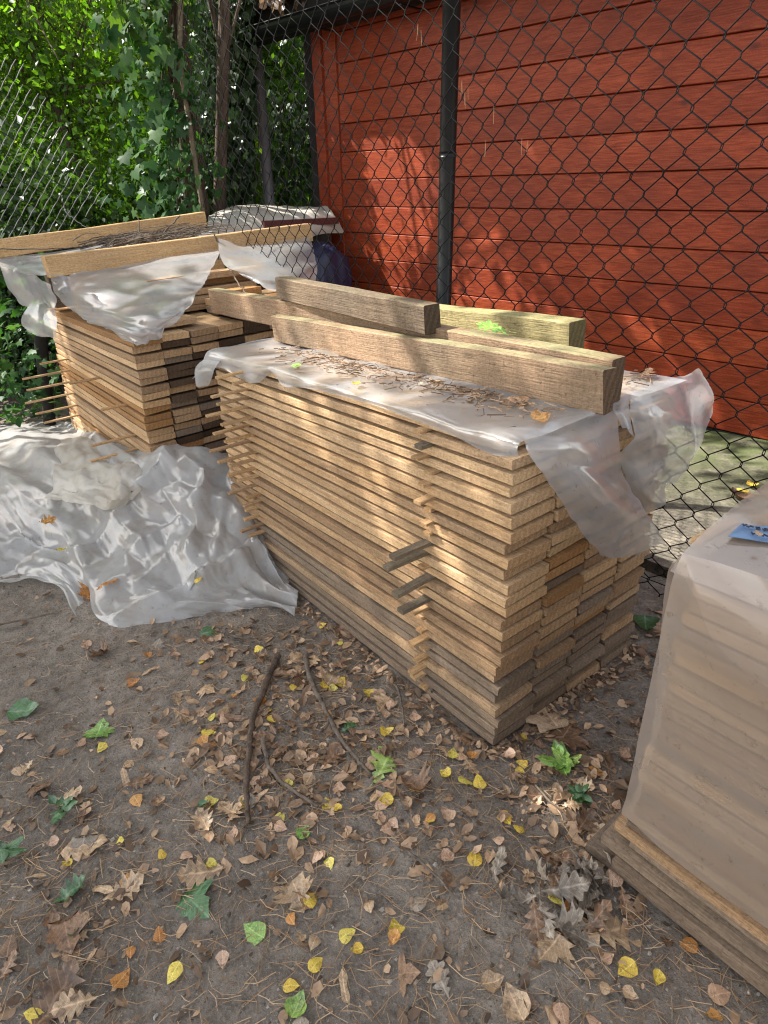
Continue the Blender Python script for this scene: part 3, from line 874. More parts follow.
# beams --------------------------------------------------------------
def beam(st, name, p, q, W, Hh, mat, label, seed, up=None, rough=2.0, side=1):
    """beam whose near lower edge runs p->q; body extends away (side) and up"""
    p, q = Vector(p), Vector(q)
    X = (q - p); L = X.length; X.normalize()
    Z = (up or st.ez); Y = Z.cross(X).normalized(); Z = X.cross(Y).normalized()
    me = board_mesh(name, L, W, Hh, seed, rough, 24, 0.004)
    me.materials.append(M[mat])
    o = bpy.data.objects.new(name, me); C.objects.link(o)
    mid = (p + q) / 2 + Y * (W / 2 * side) + Z * (Hh / 2)
    o.matrix_world = Matrix.Translation(mid) @ Matrix(((X.x, Y.x, Z.x), (X.y, Y.y, Z.y), (X.z, Y.z, Z.z))).to_4x4()
    tag(o, label, 'beam', None)
    return o
HT = FH + 0.018
def fu(u, v, h): return F.p(u, v, FH) + F.ez * (h - FH)
def yside(st, p, q):
    X = (q - p).normalized(); Y = st.ez.cross(X)
    return 1 if Y.dot(st.ey) > 0 else -1
p, q = fu(-0.03, .272, HT), fu(1.67, .272, HT - .004)
beam(F, 'squared_beam', p, q, 0.048, 0.112, 'beam', 'long tan squared beam, frontmost on the front stack, mossy along its top edge', 61, side=yside(F, p, q))
p, q = fu(0.0, .342, HT), fu(2.46, .325, HT + .052)
beam(F, 'squared_beam', p, q, 0.06, 0.122, 'beam', 'longest beam, right behind the frontmost one, its rough end overhanging to the left', 62, rough=1.6, side=yside(F, p, q))
p, q = fu(0.33, .60, HT + .045), fu(1.85, .63, HT + .045)
beam(F, 'squared_beam', p, q, 0.08, 0.098, 'beamgreen', 'yellow-green squared beam lying at the back edge of the front stack', 63, side=yside(F, p, q))
p, q = fu(0.66, .290, HT + .122), fu(1.70, .330, HT + .168)
beam(F, 'squared_beam', p, q, 0.065, 0.092, 'beamgrey', 'short grey beam lying on top of the other beams of the front stack', 64, side=yside(F, p, q))
for (u, lab) in ((.5, 'small bearer under the near end of the yellow-green beam'), (1.5, 'small bearer under the far end of the yellow-green beam')):
    o = board('bearer_block', 0.13, 0.06, 0.043, 'beamgrey', 70)
    F.place(o, u, .65, FH + 0.018 + .0225 , dyaw=math.pi / 2); tag(o, lab, 'block')
def vert_u(st, px, py, u): return on_plane(px, py, Vector((st.ex.x, st.ex.y, 0)).normalized(), st.p(u, 0, 0))
p, q = vert_u(B, 51, 278, 0.95), vert_u(B, 313, 241, 0.95)
beam(B, 'squared_beam', p, q, 0.09, 0.112, 'beampale', 'clean pale beam with torn film hanging from it on the far stack', 65, side=-1 if (B.ez.cross((q - p).normalized())).dot(B.ex) < 0 else 1, rough=1.2)
p, q = vert_u(B, 0, 258, 1.45), vert_u(B, 208, 227, 1.45)
beam(B, 'squared_beam', p, q, 0.09, 0.098, 'beampale', 'pale beam at the very back of the far stack, behind the dark twigs', 66, side=-1 if (B.ez.cross((q - p).normalized())).dot(B.ex) < 0 else 1, rough=1.2)

# right-hand stack under milky film ------------------------------------
Rk = Stack((0.492, 0.962, 0.004), 130.0, -1.0, 4.0, (0.012, 0.0))
rb = random.Random(9)
RH = 0.885
NR = 28
for k in range(NR):
    for c in range(4):
        if c > 1 and k < NR - 1: continue
        mat = 'grey' if k < 6 or rb.random() < 0.2 else rb.choice(['mid', 'fresh', 'mid', 'mid'])
        if k == 5 and c == 0: mat = 'mid'
        L = 1.45
        off = 0.0 if k < 6 else -0.06
        du = {0: -0.012, 1: .012, 2: -.05, 3: -.02, 4: -.07, 5: -.03}.get(k, off)
        dv = {0: 0.012, 1: -0.012, 2: -.02, 3: -0.008, 4: 0.004, 5: -.006}.get(k, 0.002 + rb.uniform(-0.006, 0.006))
        o = board('pine_board', L, 0.168, 0.0265, mat, rb.randrange(6))
        Rk.place(o, -L / 2 + du + rb.uniform(-0.006, 0.006), 0.0875 + c * 0.172 + dv, 0.012 + 0.0135 + k * RH / NR, dyaw=rb.uniform(-0.006, 0.006), droll=rb.uniform(-0.03, 0.03))
        tag(o, '%s board, %s layer of the film-covered stack at the right, %s' % ({'grey': 'weathered grey', 'mid': 'tan', 'fresh': 'pale yellow', 'orange': 'orange-brown'}[mat], 'top' if k == NR - 1 else ORD[k] + ('' if k == 0 else ' lowest'), ['outer face', 'second column', 'third column', 'fourth column'][c]), 'board', 'boards of the film-covered stack')
for c in (2, 3):   # bearers that carry the top layer's rear columns
    for u in (-0.25, -1.1):
        o = board('bearer_block', RH - 0.06, 0.09, 0.09, 'grey', 75)
        o.matrix_world = Matrix.Translation(Rk.p(u, 0.0875 + c * 0.172, 0.012 + (RH - 0.06) / 2)) @ Rk.rot() @ Matrix.Rotation(math.pi / 2, 4, 'Y')
        tag(o, 'upright grey timber inside the film-covered stack, %s, %s' % ('third column' if c == 2 else 'fourth column', 'far end' if u > -0.5 else 'near end'), 'post')

# ------------------------------------------------------------------ sheets
def catmull(P, n):
    """P: list of arrays; returns resampled list, n per segment"""
    P = [np.asarray(p, float) for p in P]
    out = []
    for i in range(len(P) - 1):
        p0 = P[max(i - 1, 0)]; p1 = P[i]; p2 = P[i + 1]; p3 = P[min(i + 2, len(P) - 1)]
        if i == 0: p0 = 2 * p1 - p2
        if i == len(P) - 2: p3 = 2 * p2 - p1
        for k in range(n):
            t = k / n
            out.append(0.5 * ((2 * p1) + (-p0 + p2) * t + (2 * p0 - 5 * p1 + 4 * p2 - p3) * t * t + (-p0 + 3 * p1 - 3 * p2 + p3) * t ** 3))
    out.append(P[-1])
    return out
def grid_surface(rows, n, m):
    rr = [np.array(catmull(r, m)) for r in rows]
    g = catmull(rr, n)
    return np.array(g)      # (R, Cn, 3)
def crease(v, s=1.0, amp=0.006):
    a = noise.noise(v * (7 * s)); b = noise.noise(v * (16 * s) + Vector((3, 1, 7)))
    c_ = noise.noise(v * (3 * s) + Vector((9, 4, 2)))
    return amp * (1.4 * (0.35 - abs(c_)) + 0.9 * (0.3 - abs(a)) + 0.45 * (0.3 - abs(b)))
def _h(i, j, k): 
    x = math.sin(i * 127.1 + j * 311.7 + k * 74.7) * 43758.5453
    return x - math.floor(x)
def tri(x, y, k):
    i, j = math.floor(x), math.floor(y); fx, fy = x - i, y - j
    a, b, c, d = _h(i, j, k), _h(i + 1, j, k), _h(i, j + 1, k), _h(i + 1, j + 1, k)
    return a + (b - a) * fx + (d - b) * fy if fx > fy else a + (c - a) * fy + (d - c) * fx
def facets(x, y, s, amp, k):
    wx = 0.025 * noise.noise(Vector((x * 7, y * 7, k))); wy = 0.025 * noise.noise(Vector((x * 7 + 9, y * 7, k + 5)))
    x += wx; y += wy
    c_, s_ = math.cos(.6), math.sin(.6)
    u, v = c_ * x + s_ * y, -s_ * x + c_ * y
    return amp * (2.8 * (tri(u * 4.5 * s, v * 7 * s, k) - .5) + .6 * (tri(v * 12 * s + 3, u * 9 * s, k + 2) - .5) + .12 * (tri(x * 34 * s, y * 30 * s, k + 4) - .5))
_pk = [0]
def add_patch(mb, rows, n=8, m=8, amp=0.006, s=1.0, push=None, ragged=0.0, f=None, fac=0.010):
    g = grid_surface(rows, n, m)
    nr, nc, _ = g.shape
    if f is not None:
        for i in range(nr):
            for j in range(nc): g[i, j] = f(g[i, j])
    _pk[0] += 1
    du_ = float(np.linalg.norm(np.diff(g, axis=0), axis=2).mean()); dv_ = float(np.linalg.norm(np.diff(g, axis=1), axis=2).mean())
    # normals
    gu = np.gradient(g, axis=0); gv = np.gradient(g, axis=1)
    nn = np.cross(gu, gv); nn /= (np.linalg.norm(nn, axis=2, keepdims=True) + 1e-9)
    vs = []
    for i in range(nr):
        for j in range(nc):
            v = Vector(g[i, j])
            d = crease(v, s, amp) + facets(i * du_, j * dv_, s, fac, _pk[0])
            q = v + Vector(nn[i, j]) * d
            if ragged and (i in (0, nr - 1) or j in (0, nc - 1)):
                q += Vector((0, 0, ragged * noise.noise(v * 22)))
            vs.append(q)
    fs = [(i * nc + j, i * nc + j + 1, (i + 1) * nc + j + 1, (i + 1) * nc + j) for i in range(nr - 1) for j in range(nc - 1)]
    mb.add(vs, fs)

# front stack sheet
mb = MB()
HS = FH + 0.016
def fr(u, pts): return [tuple(fu(u, v, h)) for v, h in pts]
rows = []
edge = {1.86: (-.07, -.06), 1.72: (-.05, -.075), 1.6: (-.035, -.05), 1.45: (-.02, -.075), 1.3: (-.012, -.07), 1.2: (.0, -.02), 1.1: (-.01, -.05), .95: (-.012, -.03), .8: (-.01, -.022), .65: (-.008, -.02),
        .5: (-.01, -.018), .35: (-.012, -.022), .2: (-.012, -.03), .08: (-.012, -.045), -.015: (-.006, -.03)}
for u in sorted(edge, reverse=True):
    v, h = edge[u]
    if u > 1.72: rows.append(fr(u, [(v, HS - .13), (0.03, HS - .06), (.12, HS - .03), (.3, HS - .02), (.5, HS - .04), (.7, HS - .1)]))
    else: rows.append(fr(u, [(v, HS + h), (v * .5 + .002, HS + .002), (.12, HS + .004), (.3, HS + .003), (.5, HS + .004), (.70, HS + .006)]))
add_patch(mb, rows, 12, 16, 0.001, fac=.008)
def pu(px, py, u): return tuple(F.uvh(px, py, 'u', u - .022))
# long tongue hanging over the near corner
rows = [[pu(519, 438, .02), pu(545, 432, .02), pu(580, 420, .02), pu(612, 406, .02)],
        [pu(529, 452, -.015), pu(556, 446, -.035), pu(588, 442, -.03), pu(616, 452, -.02)],
        [pu(545, 478, -.03), pu(570, 470, -.06), pu(600, 468, -.06), pu(622, 478, -.03)],
        [pu(565, 508, -.035), pu(590, 500, -.075), pu(618, 500, -.085), pu(640, 504, -.06)],
        [pu(584, 536, -.045), pu(610, 530, -.08), pu(636, 526, -.095), pu(656, 526, -.085)],
        [pu(602, 556, -.05), pu(616, 559, -.08), pu(640, 552, -.1), pu(668, 543, -.1)]]
add_patch(mb, rows, 12, 14, 0.0012, fac=.011, ragged=.012)
# small folded tongue in the middle
rows = [[pu(612, 398, .01), pu(622, 395, .0), pu(632, 391, .01)],
        [pu(614, 412, -.03), pu(625, 410, -.05), pu(634, 412, -.03)],
        [pu(622, 428, -.04), pu(631, 430, -.07), pu(638, 436, -.05)]]
add_patch(mb, rows, 6, 6, 0.004)
# wide flap round the right corner
rows = [[pu(628, 396, .02), pu(650, 387, .02), pu(672, 379, .02), pu(700, 371, .02), pu(709, 385, .03)],
        [pu(630, 412, -.02), pu(652, 406, -.04), pu(676, 402, -.03), pu(700, 394, 0), pu(708, 400, .06)],
        [pu(634, 436, -.03), pu(656, 432, -.06), pu(678, 428, -.05), pu(697, 420, 0), pu(706, 412, .08)],
        [pu(618, 452, .0), pu(650, 460, -.03), pu(676, 456, -.05), pu(692, 448, -.01), pu(698, 440, .05)],
        [pu(622, 474, .0), pu(640, 484, -.02), pu(658, 482, -.03), pu(678, 470, -.01), pu(688, 462, .03)],
        [pu(640, 498, .0), pu(646, 508, -.01), pu(656, 504, -.02), pu(666, 492, -.01), pu(676, 484, .01)]]
add_patch(mb, rows, 14, 14, 0.0015, 1.2, fac=.017, ragged=.012)
# ragged piece at far left end
rows = [[tuple(fu(1.62, .02, HS - .0)), tuple(fu(1.74, .0, HS - .02)), tuple(fu(1.80, .1, HS - .03))],
        [tuple(fu(1.6, -.05, HS - .05)), tuple(fu(1.76, -.07, HS - .07)), tuple(fu(1.86, .0, HS - .08))],
        [tuple(fu(1.68, -.06, HS - .13)), tuple(fu(1.78, -.08, HS - .15)), tuple(fu(1.84, -.03, HS - .14))]]
add_patch(mb, rows, 6, 6, 0.008)
o = mb.build('plastic_sheet', M['film'], smooth=True)
tag(o, 'torn clear plastic sheet over the front stack, hanging in flaps at its near corner', 'plastic sheet')

# far stack sheet
mb = MB()
def bu(px, py, u): return tuple(vert_u(B, px, py, u))
rows = [[bu(50, 277, .93), bu(85, 270, .93), bu(125, 265, .93), bu(170, 259, .93), bu(218, 252, .93)],
        [bu(54, 290, 1.05), bu(88, 287, .72), bu(130, 276, .66), bu(172, 272, .62), bu(219, 258, .75)],
        [bu(62, 304, 1.0), bu(94, 303, .55), bu(134, 298, .42), bu(172, 288, .35), bu(207, 279, .45)],
        [bu(80, 316, .72), bu(106, 317, .35), bu(138, 315, .10), bu(170, 312, .02), bu(195, 298, .10)],
        [bu(104, 327, .35), bu(124, 332, .06), bu(144, 330, -.05), bu(165, 324, -.05), bu(178, 318, -.02)],
        [bu(130, 340, -.02), bu(138, 343, -.04), bu(146, 345, -.06), bu(153, 340, -.05), bu(158, 336, -.03)]]
add_patch(mb, rows, 13, 13, 0.0015, fac=.018, ragged=.012)
rows = [[bu(218, 240, .93), bu(248, 246, .93), bu(280, 242, .93), bu(310, 236, .93)],
        [bu(220, 256, .7), bu(250, 262, .6), bu(285, 262, .6), bu(314, 256, .8)],
        [bu(232, 268, .5), bu(258, 277, .3), bu(290, 278, .3), bu(316, 270, .7)],
        [bu(252, 278, .3), bu(268, 288, .1), bu(288, 290, .1), bu(316, 282, .6)]]
add_patch(mb, rows, 7, 7, 0.008)
# top sheet between beams and left dangling piece
rows = [[bu(-10, 262, 1.46), bu(60, 250, 1.44), bu(130, 242, 1.44), bu(210, 228, 1.44)],
        [bu(4, 266, 1.2), bu(60, 258, 1.2), bu(130, 248, 1.2), bu(215, 236, 1.2)],
        [bu(30, 276, 1.0), bu(70, 270, 1.0), bu(135, 260, 1.0), bu(220, 246, 1.0)]]
add_patch(mb, rows, 6, 8, 0.006)
rows = [[bu(2, 262, 1.5), bu(20, 268, 1.3), bu(36, 276, 1.1), bu(52, 284, .95)],
        [bu(8, 288, 1.5), bu(22, 290, 1.35), bu(40, 292, 1.15), bu(54, 298, .95)],
        [bu(12, 296, 1.55), bu(26, 306, 1.4), bu(44, 304, 1.2), bu(54, 308, 1.0)]]
add_patch(mb, rows, 6, 6, 0.014, 1.4)
rows = [[bu(32, 304, 1.5), bu(44, 304, 1.4), bu(54, 306, 1.2)],
        [bu(22, 322, 1.55), bu(38, 326, 1.45), bu(56, 324, 1.2)],
        [bu(28, 332, 1.55), bu(40, 336, 1.5), bu(60, 338, 1.2)]]
add_patch(mb, rows, 6, 6, 0.014, 1.4)
o = mb.build('plastic_sheet', M['film'], smooth=True)
tag(o, 'torn clear plastic sheet hanging in points from the beam of the far stack', 'plastic sheet')

# right stack sheet
mb = MB()
def rv(px, py, v): return tuple(Rk.uvh(px, py, 'v', v))
rows = [[rv(684, 553, -.01), rv(715, 563, -.01), rv(760, 580, -.01), rv(830, 606, -.01), rv(960, 655, -.01)],
        [rv(674, 580, -.02), rv(706, 596, -.024), rv(752, 618, -.024), rv(826, 650, -.024), rv(960, 700, -.024)],
        [rv(661, 630, -.02), rv(695, 650, -.02), rv(748, 676, -.024), rv(826, 712, -.024), rv(960, 780, -.024)],
        [rv(646, 700, -.02), rv(682, 722, -.02), rv(740, 756, -.024), rv(826, 802, -.024), rv(960, 880, -.024)],
        [rv(632, 770, -.02), rv(670, 800, -.02), rv(735, 846, -.024), rv(826, 900, -.024), rv(960, 980, -.024)],
        [rv(622, 812, -.02), rv(655, 846, -.02), rv(725, 900, -.024), rv(826, 972, -.024), rv(960, 1060, -.024)]]
add_patch(mb, rows, 16, 18, 0.003, 0.8, fac=.011)
RT = RH + 0.022
rows = []
for u in (0.0, -.1, -.25, -.5, -.8, -1.2):
    def rp(v, h, u=u): return tuple(Rk.p(u - .03, v, RT + h))
    rows.append([rp(-.03, -.015), rp(.03, .008), rp(.2, .012), rp(.4, .008), rp(.6, .012), rp(.74, .0), rp(.77, -.15)])
add_patch(mb, rows, 8, 7, 0.006, fac=.003)
# far end fall of the sheet
rows = []
for v in (-.03, .1, .3, .5, .74):
    rows.append([tuple(Rk.p(-.035, v, RT + .0)), tuple(Rk.p(-.03, v, RT - .05)), tuple(Rk.p(-.06, v, RT - .3)), tuple(Rk.p(-.07, v, .3)), tuple(Rk.p(-.06, v, .22))])
add_patch(mb, rows, 6, 6, 0.006, fac=.003)
o = mb.build('plastic_sheet', M['filmmilk'], smooth=True)
tag(o, 'milky plastic sheet wrapped over the stack at the right edge', 'plastic sheet')
# blue card with handwriting, lying on top
def rh(px, py, dh): return Rk.uvh(px, py, 'h', RT + dh)
c0, c1, c2, c3 = [rh(*q, .020) for q in ((728, 536), (742, 523), (800, 531), (792, 546))]
t = empty('blue_label', (c0 + c2) / 2, 'blue paper label with two lines of black handwriting on the right stack', 'label')
mb = MB()
N_ = 8
vs = []
for j in range(N_ + 1):
    for i in range(N_ + 1):
        a = c0.lerp(c3, i / N_); b = c1.lerp(c2, i / N_)
        vs.append(a.lerp(b, j / N_) + Vector((0, 0, 0.003 * math.sin(i * 1.1) * math.sin(j * .7))))
mb.add(vs, [(j * 9 + i, j * 9 + i + 1, (j + 1) * 9 + i + 1, (j + 1) * 9 + i) for j in range(N_) for i in range(N_)])
card = mb.build('card', M['bluecard'], t)
sm = card.modifiers.new('s', 'SOLIDIFY'); sm.thickness = 0.0008
mb = MB()
def cardp(i, j): return c0.lerp(c3, i).lerp(c1.lerp(c2, i), j) + Vector((0, 0, 0.0042))
for strokes in ([(.06, .78), (.09, .70), (.12, .80)], [(.14, .70), (.19, .66), (.20, .74), (.26, .70)], [(.30, .72), (.33, .60), (.38, .64), (.36, .72), (.30, .68)], [(.42, .66), (.47, .58), (.5, .68), (.44, .7)], [(.52, .6), (.60, .66)],
                [(.30, .34), (.34, .24), (.38, .32), (.42, .22)], [(.45, .3), (.52, .2), (.50, .32), (.58, .24)], [(.62, .26), (.68, .18), (.72, .26), (.64, .3)], [(.78, .24), (.84, .16)]):
    mb.tube([cardp(*s_) for s_ in strokes], 0.0016, 5)
mb.build('handwriting', M['ink'], t)
# pale board end peeping out at the top corner of the right stack
o = board('pale_lath', 0.13, 0.022, 0.010, 'fresh', 81)
a, b = rh(697, 541, .0), rh(736, 516, .0)
X = (b - a).normalized()
o.matrix_world = Matrix.Translation(a + X * .062 - Vector((0, 0, .004))) @ Matrix.Rotation(math.atan2(X.y, X.x), 4, 'Z')
tag(o, 'pale yellow lath peeping from the film at the top corner of the right stack', 'wood strip')

# tarpaulin heap --------------------------------------------------------
def heap_pt(q):
    px, py, h = q
    n = Vector((-0.054, 0.025, 1))
    p = on_plane(px, py, n, (GX0, GY0, h))
    return np.array((p.x, p.y, p.z))
RID = [((82, 561), (165, 456), .05, 9), ((206, 477), (189, 559), .03, 7), ((236, 481), (266, 546), .035, 7), ((266, 548), (197, 585), .04, 8), ((197, 585), (116, 617), .03, 8), ((185, 458), (206, 477), .02, 6),
       ((0, 470), (50, 500), .025, 8), ((15, 540), (82, 561), .025, 7), ((0, 505), (30, 545), .02, 7), ((120, 560), (200, 500), .018, 9), ((20, 445), (60, 470), .02, 7), ((140, 590), (175, 545), .015, 7), ((225, 500), (215, 560), .014, 5), ((80, 600), (110, 575), .012, 6)]
def segd(px, py, a, b):
    ax, ay = a; bx, by = b
    t = max(0, min(1, ((px - ax) * (bx - ax) + (py - ay) * (by - ay)) / ((bx - ax) ** 2 + (by - ay) ** 2)))
    return math.hypot(px - ax - t * (bx - ax), py - ay - t * (by - ay))
def heap_f(q):
    px, py, h = q
    e = 0
    for a, b, am, w_ in RID:
        d = segd(px, py, a, b)
        e += am * 1.0 * max(0, 1 - d / (w_ * 1.4)) ** 1.2
    e += 0.010 * (0.3 - abs(noise.noise(Vector((px / 40, py / 28, 1))))) + 0.004 * (0.3 - abs(noise.noise(Vector((px / 18, py / 13, 5)))))
    k = min(1.0, max(h, 0) / 0.06)
    base = heap_pt((px, py, h))      # keep the picture outline, then lift
    P0 = base + np.array((0, 0, e * k + .006))
    return P0
rows = [[(-150, 420, .02), (-70, 416, .05), (0, 424, .08), (45, 420, .10), (85, 430, .17), (125, 444, .36), (165, 448, .43), (205, 451, .41), (238, 457, .30), (256, 482, .14), (272, 540, .04)],
        [(-150, 440, .12), (-70, 436, .15), (0, 434, .14), (45, 430, .16), (85, 436, .24), (125, 450, .39), (165, 454, .45), (205, 457, .43), (240, 468, .31), (262, 505, .15), (280, 565, .04)],
        [(-150, 480, .20), (-70, 475, .22), (0, 470, .22), (45, 468, .24), (85, 472, .28), (125, 480, .34), (165, 486, .36), (205, 490, .34), (238, 498, .27), (262, 530, .14), (288, 588, .02)],
        [(-150, 520, .16), (-70, 515, .16), (0, 510, .16), (40, 510, .16), (85, 512, .18), (125, 520, .22), (165, 525, .22), (200, 530, .22), (234, 536, .19), (262, 555, .10), (293, 598, .01)],
        [(-150, 560, .06), (-70, 555, .06), (0, 548, .07), (38, 548, .06), (80, 556, .08), (122, 565, .12), (160, 572, .12), (200, 576, .12), (232, 578, .10), (262, 585, .05), (296, 604, .004)],
        [(-150, 590, .0), (-70, 586, .0), (0, 577, .012), (35, 573, .015), (72, 582, .02), (92, 604, .035), (140, 606, .05), (190, 602, .04), (230, 600, .03), (262, 603, .015), (297, 609, .002)],
        [(-150, 600, -.01), (-70, 596, -.01), (0, 588, -.01), (34, 582, -.01), (66, 590, -.01), (84, 624, -.006), (135, 631, -.006), (188, 619, -.006), (230, 613, -.006), (262, 610, -.006), (297, 611, -.006)]]
mb = MB()
add_patch(mb, rows, 24, 20, 0.0015, 0.8, f=heap_f, fac=.034)
o = mb.build('plastic_heap', M['filmheap'], smooth=True)
tag(o, 'big crumpled heap of clear plastic film on the ground at the left', 'plastic sheet')
mb = MB()
def cloth_f(q):
    px, py, h = q
    e = 0.035 * (0.35 - abs(noise.noise(Vector((px / 16, py / 12, 11))))) + 0.02 * (0.3 - abs(noise.noise(Vector((px / 7, py / 6, 3)))))
    return heap_pt((px, py, h + .035)) + np.array((0, 0, e * .6 + 0.006))
rows = [[(60, 440, .16), (85, 440, .24), (115, 450, .29), (150, 456, .31), (172, 460, .30)],
        [(56, 458, .24), (84, 456, .29), (115, 462, .33), (142, 466, .33), (166, 466, .31)],
        [(54, 478, .27), (82, 476, .31), (106, 480, .33), (130, 484, .33), (150, 484, .31)],
        [(50, 492, .23), (75, 492, .26), (98, 494, .27), (118, 498, .29), (134, 500, .27)],
        [(44, 500, .18), (70, 504, .19), (90, 507, .20), (104, 511, .21), (116, 514, .20)]]
add_patch(mb, rows, 14, 14, 0.008, 1.5, f=cloth_f, fac=.014)
o = mb.build('crumpled_cloth', M['clothfilm'], smooth=True)
tag(o, 'crumpled off-white cloth lying in the heap of clear plastic film', 'cloth')

# ------------------------------------------------------------------ things behind the far stack
def blob(name, center, size, mat, label, cat, seed, amp=0.12, sub=4, tilt=0):
    bm = bmesh.new()
    bmesh.ops.create_cube(bm, size=1.0)
    bmesh.ops.subdivide_edges(bm, edges=bm.edges[:], cuts=12, use_grid_fill=True)
    for v in bm.verts:
        c = v.co.copy()
        r = c.normalized() * 0.62
        c = c.lerp(r, 0.4)
        k = 1 + amp * noise.noise(c * 4 + Vector((seed, 0, 0))) + amp * 0.5 * noise.noise(c * 11 + Vector((seed, 3, 0)))
        v.co = Vector((c.x * size[0] * k, c.y * size[1] * k, c.z * size[2] * k))
    me = bpy.data.meshes.new(name); bm.to_mesh(me); bm.free()
    o = link_mesh(name, me, mat, smooth=True)
    o.location = center
    o.rotation_euler = (0, 0, tilt)
    return tag(o, label, cat)
q = vert_u(B, 322, 262, 1.75)
blob('stuffed_bag', (q.x, q.y, q.z - .38), (.36, .40, .95), M['navy'], 'dark navy stuffed bag standing behind the far stack beside the shed', 'bag', 3, tilt=.7)
# white tarp draped over a lidded bin
mb = MB()
def tu(px, py, u): return tuple(vert_u(B, px, py, u))
rows = [[tu(208, 216, 2.3), tu(240, 207, 2.4), tu(275, 205, 2.4), tu(312, 206, 2.3), tu(326, 207, 2.2)],
        [tu(208, 222, 2.0), tu(240, 216, 2.0), tu(275, 214, 2.0), tu(312, 211, 2.0), tu(332, 212, 2.0)],
        [tu(207, 240, 1.9), tu(240, 236, 1.85), tu(275, 234, 1.85), tu(312, 228, 1.85), tu(338, 222, 1.95)],
        [tu(206, 262, 1.9), tu(240, 262, 1.85), tu(275, 260, 1.85), tu(314, 236, 1.85), tu(344, 233, 1.95)]]
add_patch(mb, rows, 8, 8, 0.02, 0.8)
o = mb.build('tarpaulin', M['cloth'], smooth=True)
tag(o, 'white tarpaulin draped over the bin behind the far stack', 'tarpaulin')
t = Vector(tu(285, 222, 2.15))
bt = empty('lidded_bin', (t.x, t.y, gbase(t.x, t.y)), 'dark bin with a maroon lid under the white tarpaulin by the fence', 'bin', None, .65)
mb = MB(); mb.box((-.3, -.25, 0), (.6, 0, 0), (0, .5, 0), (0, 0, t.z - bt.location.z - .02)); bb = mb.build('bin_body', M['blackdull'], None); bb.parent = bt
mb = MB(); mb.box((-.36, -.30, t.z - bt.location.z - .02), (.72, 0, 0), (0, .6, 0), (0, 0, .05)); bb = mb.build('lid', M['maroon'], None); bb.parent = bt

# dark twigs and cables on the far stack
rt = random.Random(21)
mb = MB()
for i in range(150):
    u = rt.uniform(1.08, 1.38); v0 = rt.uniform(.15, .75); ln = rt.uniform(.15, .5)
    z = BH + .27 + (u - 1.0) * .12 + rt.uniform(0, .06)
    p0 = B.p(u, v0, z + .03); 
    dirv = (B.ey + B.ex * rt.uniform(-.5, .5) + Vector((0, 0, rt.uniform(-.08, .16)))).normalized()
    pts = []
    for k in range(7):
        s_ = k / 6
        pts.append(p0 + dirv * ln * s_ + Vector((rt.uniform(-.008, .008), rt.uniform(-.008, .008), .02 * math.sin(s_ * 3) + rt.uniform(-.006, .006))))
    mb.tube(pts, [rt.uniform(.0025, .0045) * (1 - .6 * k / 6) for k in range(7)], 4, rt.random())
o = mb.build('brushwood', M['twig'])
tag(o, 'tangled layer of dark brushwood lying between the two beams of the far stack', 'twigs', None, 'stuff')
def twig(name, pts, r, mat, label, cat='twig', sub=6, jit=.006, group=None):
    g = catmull([np.array(p) for p in pts], sub)
    mb = MB()
    n = len(g)
    rr = random.Random(hash(label) % 1 + len(pts) * 7 + int(pts[0][0] * 1000))
    P = [Vector(p) + Vector((rr.uniform(-jit, jit), rr.uniform(-jit, jit), rr.uniform(-jit, jit) * .6)) for p in g]
    mb.tube(P, [r * (1 - .55 * i / n) * rr.uniform(.9, 1.12) for i in range(n)], 8)
    o = mb.build(name, mat, smooth=True)
    return tag(o, label, cat, group)
twig('hanging_twig', [tu(214, 234, .9), tu(221, 248, .85), tu(228, 266, .6), tu(238, 282, .3), tu(248, 296, .1)], .006, M['twig'], 'thin dark twig dangling over the torn film of the far stack')
twig('upright_twig', [tu(143, 254, 1.2), tu(140, 238, 1.2), tu(138, 214, 1.25)], .006, M['twig'], 'bare twig sticking straight up out of the brushwood on the far stack')
twig('bent_twig', [tu(180, 216, 1.3), tu(160, 236, 1.2), tu(132, 252, 1.15)], .005, M['twig'], 'pale bent twig leaning across the brushwood on the far stack')
twig('loose_cable', [tu(62, 196, 1.6), tu(66, 212, 1.6), tu(78, 222, 1.55), tu(92, 232, 1.5)], .004, M['wiregalv_glint'], 'pale curved wire rising in front of the sagging silver fence')
twig('black_cable', [tu(-5, 249, 1.42), tu(40, 249, 1.3), tu(90, 246, 1.3), tu(150, 232, 1.35)], .003, M['ink'], 'thin black cable lying along the rear beam of the far stack')

# ------------------------------------------------------------------ foliage
def leaf_quads(centers, size, up_bias=0.5, rg=rng, jitter=0.35):
    n = len(centers)
    d = rg.normal(size=(n, 3)); d[:, 2] -= 0.3
    d /= np.linalg.norm(d, axis=1, keepdims=True)
    nrm = rg.normal(size=(n, 3)); nrm[:, 2] += up_bias * 2
    b = np.cross(nrm, d); b /= np.linalg.norm(b, axis=1, keepdims=True) + 1e-9
    nn = np.cross(d, b)
    s = size * (1 + jitter * rg.normal(size=(n, 1))).clip(0.4, 1.8)
    c = np.asarray(centers)
    p0 = c
    p1 = c + d * s * 0.45 + b * s * 0.30 + nn * s * 0.06
    p2 = c + d * s
    p3 = c + d * s * 0.45 - b * s * 0.30 + nn * s * 0.06
    v = np.stack([p0, p1, p2, p3], 1).reshape(-1, 3)
    f = np.stack([np.array([[0, 1, 2], [0, 2, 3]]) + 4 * 0] * 1)
    idx = np.arange(n)[:, None, None] * 4 + np.array([[0, 1, 2], [0, 2, 3]])[None]
    return v, idx.reshape(-1, 3)
